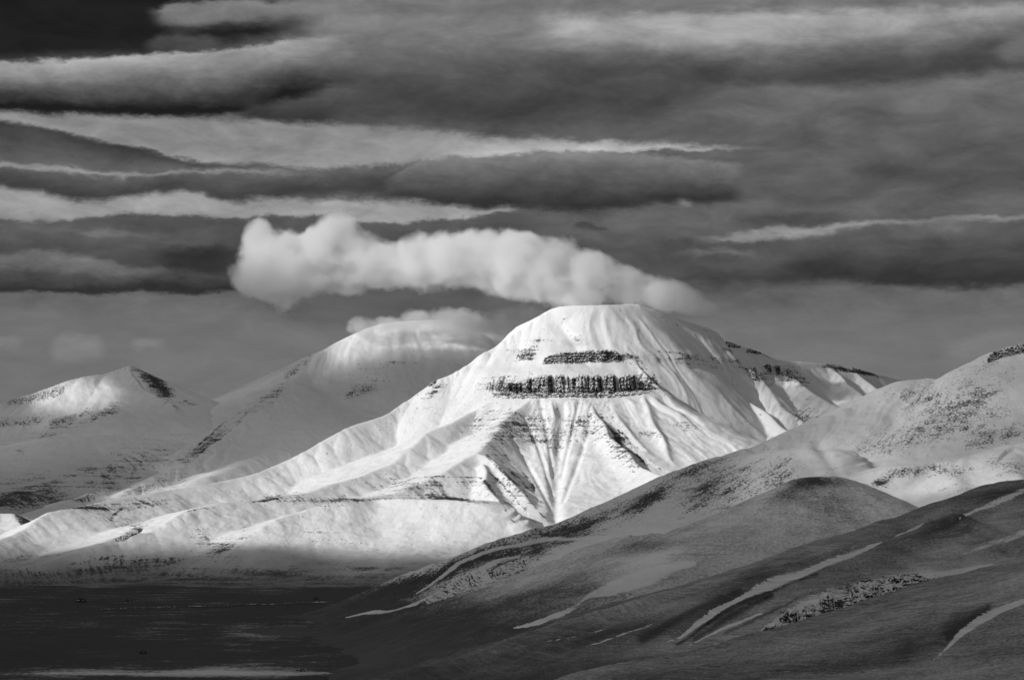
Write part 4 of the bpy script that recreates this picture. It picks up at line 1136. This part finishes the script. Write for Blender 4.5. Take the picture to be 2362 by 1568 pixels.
def shade_cloud_deck():
    """cloud sheet overhead, out of view; its gaps shaped to place sun and shade"""
    H0 = 3000.0  # unseen sheet; thickness shaped to throw the wanted shade on the land

    def bl(u, v, items, base):
        s = np.full(u.shape, base, np.float32)
        for cx, cyy, rx, ry, ang, val in items:
            ca, sa = math.cos(R(ang)), math.sin(R(ang))
            p = ((u - cx) * ca + (v - cyy) * sa) / rx
            q = (-(u - cx) * sa + (v - cyy) * ca) / ry
            w = np.exp(-(p * p + q * q) ** 1.5)
            s = s * (1 - w) + val * w
        return s

    def foot(u, v):
        lo = np.interp(u, [-200, 0, 200, 350, 450, 540, 650, 800, 1000], [1245, 1232, 1225, 1222, 1200, 1250, 1272, 1274, 1290])
        hi = np.interp(u, [-200, 0, 200, 350, 450, 540, 650, 800, 1000], [1322, 1316, 1308, 1306, 1298, 1310, 1325, 1333, 1352])
        return sstep(v, lo, hi)
    pts = []
    HILL_NAMES = [k for k in HILLS if k != "valley_floor"]
    for nm in HILL_NAMES:
        o, x, y, z, a, Y = HILLS[nm]
        gx_ = (np.gradient(z, axis=0) / np.maximum(np.gradient(x, axis=0), 1e-3))[::4, ::4]
        gy_ = (np.gradient(z, axis=1) / np.maximum(np.gradient(y, axis=1), 1e-3))[::4, ::4]
        x, y, z = x[::4, ::4], y[::4, ::4], z[::4, ::4]
        u, v = proj(x, y, z)
        dist = np.hypot(x, y)
        vis = (-gx_ * -x - gy_ * -y) / dist + (CAM_Z - z) / dist > 0.0       # turned to the viewer
        for n2 in HILL_NAMES:                                               # and not buried under another hill
            if n2 != nm:
                o2, x2, y2, z2, a2, Y2 = HILLS[n2]
                fi = (x / y - a2[0]) / (a2[1] - a2[0])
                fj = (y - Y2[0]) / (Y2[1] - Y2[0])
                ins = (fi >= 0) & (fi < len(a2) - 1) & (fj >= 0) & (fj < len(Y2) - 1)
                zz = z2[np.clip(fi, 0, len(a2) - 1).astype(int), np.clip(fj, 0, len(Y2) - 1).astype(int)]
                vis &= ~(ins & (zz > z + 2))
        if nm.startswith("flat"):
            s = bl(u, v, [(1390, 716, 150, 18, 0, 0.3), (1620, 830, 90, 120, 40, 0.35), (620, 1050, 90, 22, -28, 0.45), (1750, 960, 80, 60, 30, 0.3)], 0.0)
            s = np.maximum(s, foot(u, v))
        elif nm.startswith("cloud"):
            s = bl(u, v, [(900, 768, 160, 38, -12, 0.0), (800, 808, 90, 36, -36, 0.0), (700, 848, 56, 18, -40, 0.3), (470, 1104, 150, 26, -14, 0.05), (250, 1152, 140, 20, -8, 0.1)], 1.0)
        elif nm.startswith("pointed"):
            s = bl(u, v, [(150, 908, 190, 44, -18, 0.0), (252, 894, 46, 44, 0, 0.05), (365, 890, 50, 40, 0, 1.0), (150, 948, 100, 22, -18, 0.2), (40, 1155, 140, 30, 0, 1.0), (180, 1165, 60, 14, 0, 0.4)], 1.0)
        elif nm.startswith("serr"):
            s = bl(u, v, [(1800, 950, 90, 40, 30, 0.6)], 0.82)
        elif nm.startswith("snowy"):
            s = np.zeros(x.shape, np.float32)
        elif nm.startswith("dapp"):
            s = bl(u, v, [(1880, 1060, 190, 30, -12, 0.2), (2120, 960, 120, 60, 0, 0.5), (1700, 1130, 120, 50, -30, 0.72), (2330, 1000, 130, 60, 0, 0.85)], 0.66)
            s = np.maximum(s, 1.0 - sstep(u, 1440, 1700))
        elif nm.startswith("boul"):
            s = bl(u, v, [(2110, 1130, 120, 44, 0, 0.05), (2260, 1075, 100, 30, 0, 0.3)], 0.4)
        elif nm.startswith("dome"):
            s = np.full(x.shape, 0.95, np.float32)
        else:
            s = np.ones(x.shape, np.float32)
        pts.append((x, y, z, s, np.where(vis, 1.0, 0.02)))
    gx, gy = np.meshgrid(np.linspace(-1600, 1600, 120), np.linspace(2600, 6400, 160), indexing='ij')
    gz = np.zeros_like(gx)
    u, v = proj(gx, gy, gz)
    s = np.ones(gx.shape, np.float32)
    for cx, cyy, rx, ry, val in [(430, 1550, 300, 19, 0.4), (800, 1556, 520, 10, 0.85)]:
        w = np.exp(-((u - cx) / rx) ** 2 - ((v - cyy) / ry) ** 2)
        s = s * (1 - w) + val * w
    pts.append((gx, gy, gz, s, np.full(gx.shape, 0.3)))
    for px, py, rx, ry, Y, rd in CAP + WISP:                                # gaps opened to keep the summit clouds sunlit
        gu, gv, gd = np.meshgrid(np.linspace(-1.1, 1.1, 9), np.linspace(-1.1, 1.1, 9), np.linspace(-0.8, 0.8, 5), indexing='ij')
        q = np.array([P(px + a_ * rx, py + b_ * ry, Y + c_ * rd) for a_, b_, c_ in zip(gu.ravel(), gv.ravel(), gd.ravel())])
        pts.append((q[:, 0], q[:, 1], q[:, 2], np.zeros(len(q)), np.full(len(q), 1.5)))
    cell = 60.0
    X0, X1, Y0, Y1 = -12500, 600, -6500, 9500
    nx, ny = int((X1 - X0) / cell), int((Y1 - Y0) / cell)
    A = np.zeros((nx, ny))
    W = np.zeros((nx, ny))
    for x, y, z, s, wt in pts:
        k = (H0 - z) / SUN[2]
        i = np.floor((x + SUN[0] * k - X0) / cell).astype(int).ravel()
        j = np.floor((y + SUN[1] * k - Y0) / cell).astype(int).ravel()
        m = (i >= 0) & (i < nx) & (j >= 0) & (j < ny) & (np.asarray(z).ravel() > -5)
        np.add.at(A, (i[m], j[m]), (np.asarray(s, float) * wt).ravel()[m])
        np.add.at(W, (i[m], j[m]), wt.ravel()[m])

    def blur(a, n):
        for _ in range(n):
            a = (np.roll(a, 1, 0) + 2 * a + np.roll(a, -1, 0)) / 4
            a = (np.roll(a, 1, 1) + 2 * a + np.roll(a, -1, 1)) / 4
        return a
    S = np.where(W > 0, A / np.maximum(W, 1e-6), 0)
    M = (W > 0).astype(float)
    s1 = blur(S * M, 1) / np.maximum(blur(M, 1), 1e-3)
    m1 = blur(M, 2)
    s2 = blur(S * M, 14) / np.maximum(blur(M, 14), 1e-3)
    m2 = np.clip(blur(M, 14) * 6, 0, 1)
    X, Y = np.meshgrid(X0 + (np.arange(nx) + 0.5) * cell, Y0 + (np.arange(ny) + 0.5) * cell, indexing='ij')
    gen = np.clip(0.75 + 0.6 * fbm(X / 1500, Y / 1500, 77, 4), 0, 1)      # beyond the shaped part: broken by noise
    f = np.clip(m1 * 2.5, 0, 1)
    T = s1 * f + (1 - f) * (s2 * m2 + gen * (1 - m2))
    T = np.clip(T + 0.05 * fbm(X / 420, Y / 420, 91, 3) * (T > 0.02), 0, 1)
    ed = np.minimum(np.minimum(X - X0, X1 - X), np.minimum(Y - Y0, Y1 - Y)) / 600
    T = T * np.clip(ed, 0, 1)
    RHO = 0.004
    tau = -np.log(1 - 0.988 * np.clip(T, 0, 1))
    th = tau * SUN[2] / RHO
    th = np.where(th < 2, 0, th)
    bob = 60 * fbm(X / 1200, Y / 1200, 31, 3)
    top = np.stack([X, Y, H0 + bob + 0.6 * th], -1).reshape(-1, 3)
    bot = np.stack([X, Y, H0 + bob - 0.4 * th - 0.2], -1).reshape(-1, 3)
    ft = grid_faces(nx, ny)
    keep = (th.ravel()[ft] > 0).any(1)
    fk = ft[keep]
    n = len(top)
    # close the rim between the two skins
    e = np.concatenate([fk[:, [0, 1]], fk[:, [1, 2]], fk[:, [2, 3]], fk[:, [3, 0]]])
    key = np.sort(e, 1)
    kk = key[:, 0].astype(np.int64) * n + key[:, 1]
    uq, inv, cnt = np.unique(kk, return_inverse=True, return_counts=True)
    rim = e[cnt[inv] == 1]
    side = np.stack([rim[:, 1], rim[:, 0], rim[:, 0] + n, rim[:, 1] + n], -1)
    faces = np.concatenate([fk, fk[:, ::-1] + n, side])
    used = np.unique(faces)
    remap = np.full(2 * n, -1)
    remap[used] = np.arange(len(used))
    vv = np.concatenate([top, bot])[used]
    m, t, pv = vapour("shade_sheet_vapour", RHO, 0.5)
    pv.inputs['Color'].default_value = (0.85, 0.85, 0.85, 1)
    o = mesh_from("clouds", vv, remap[faces], m)
    tag(o, "unseen sheet of grey cloud overhead, gaps shaped to place sun and shade", "clouds", None, "stuff")


shade_cloud_deck()
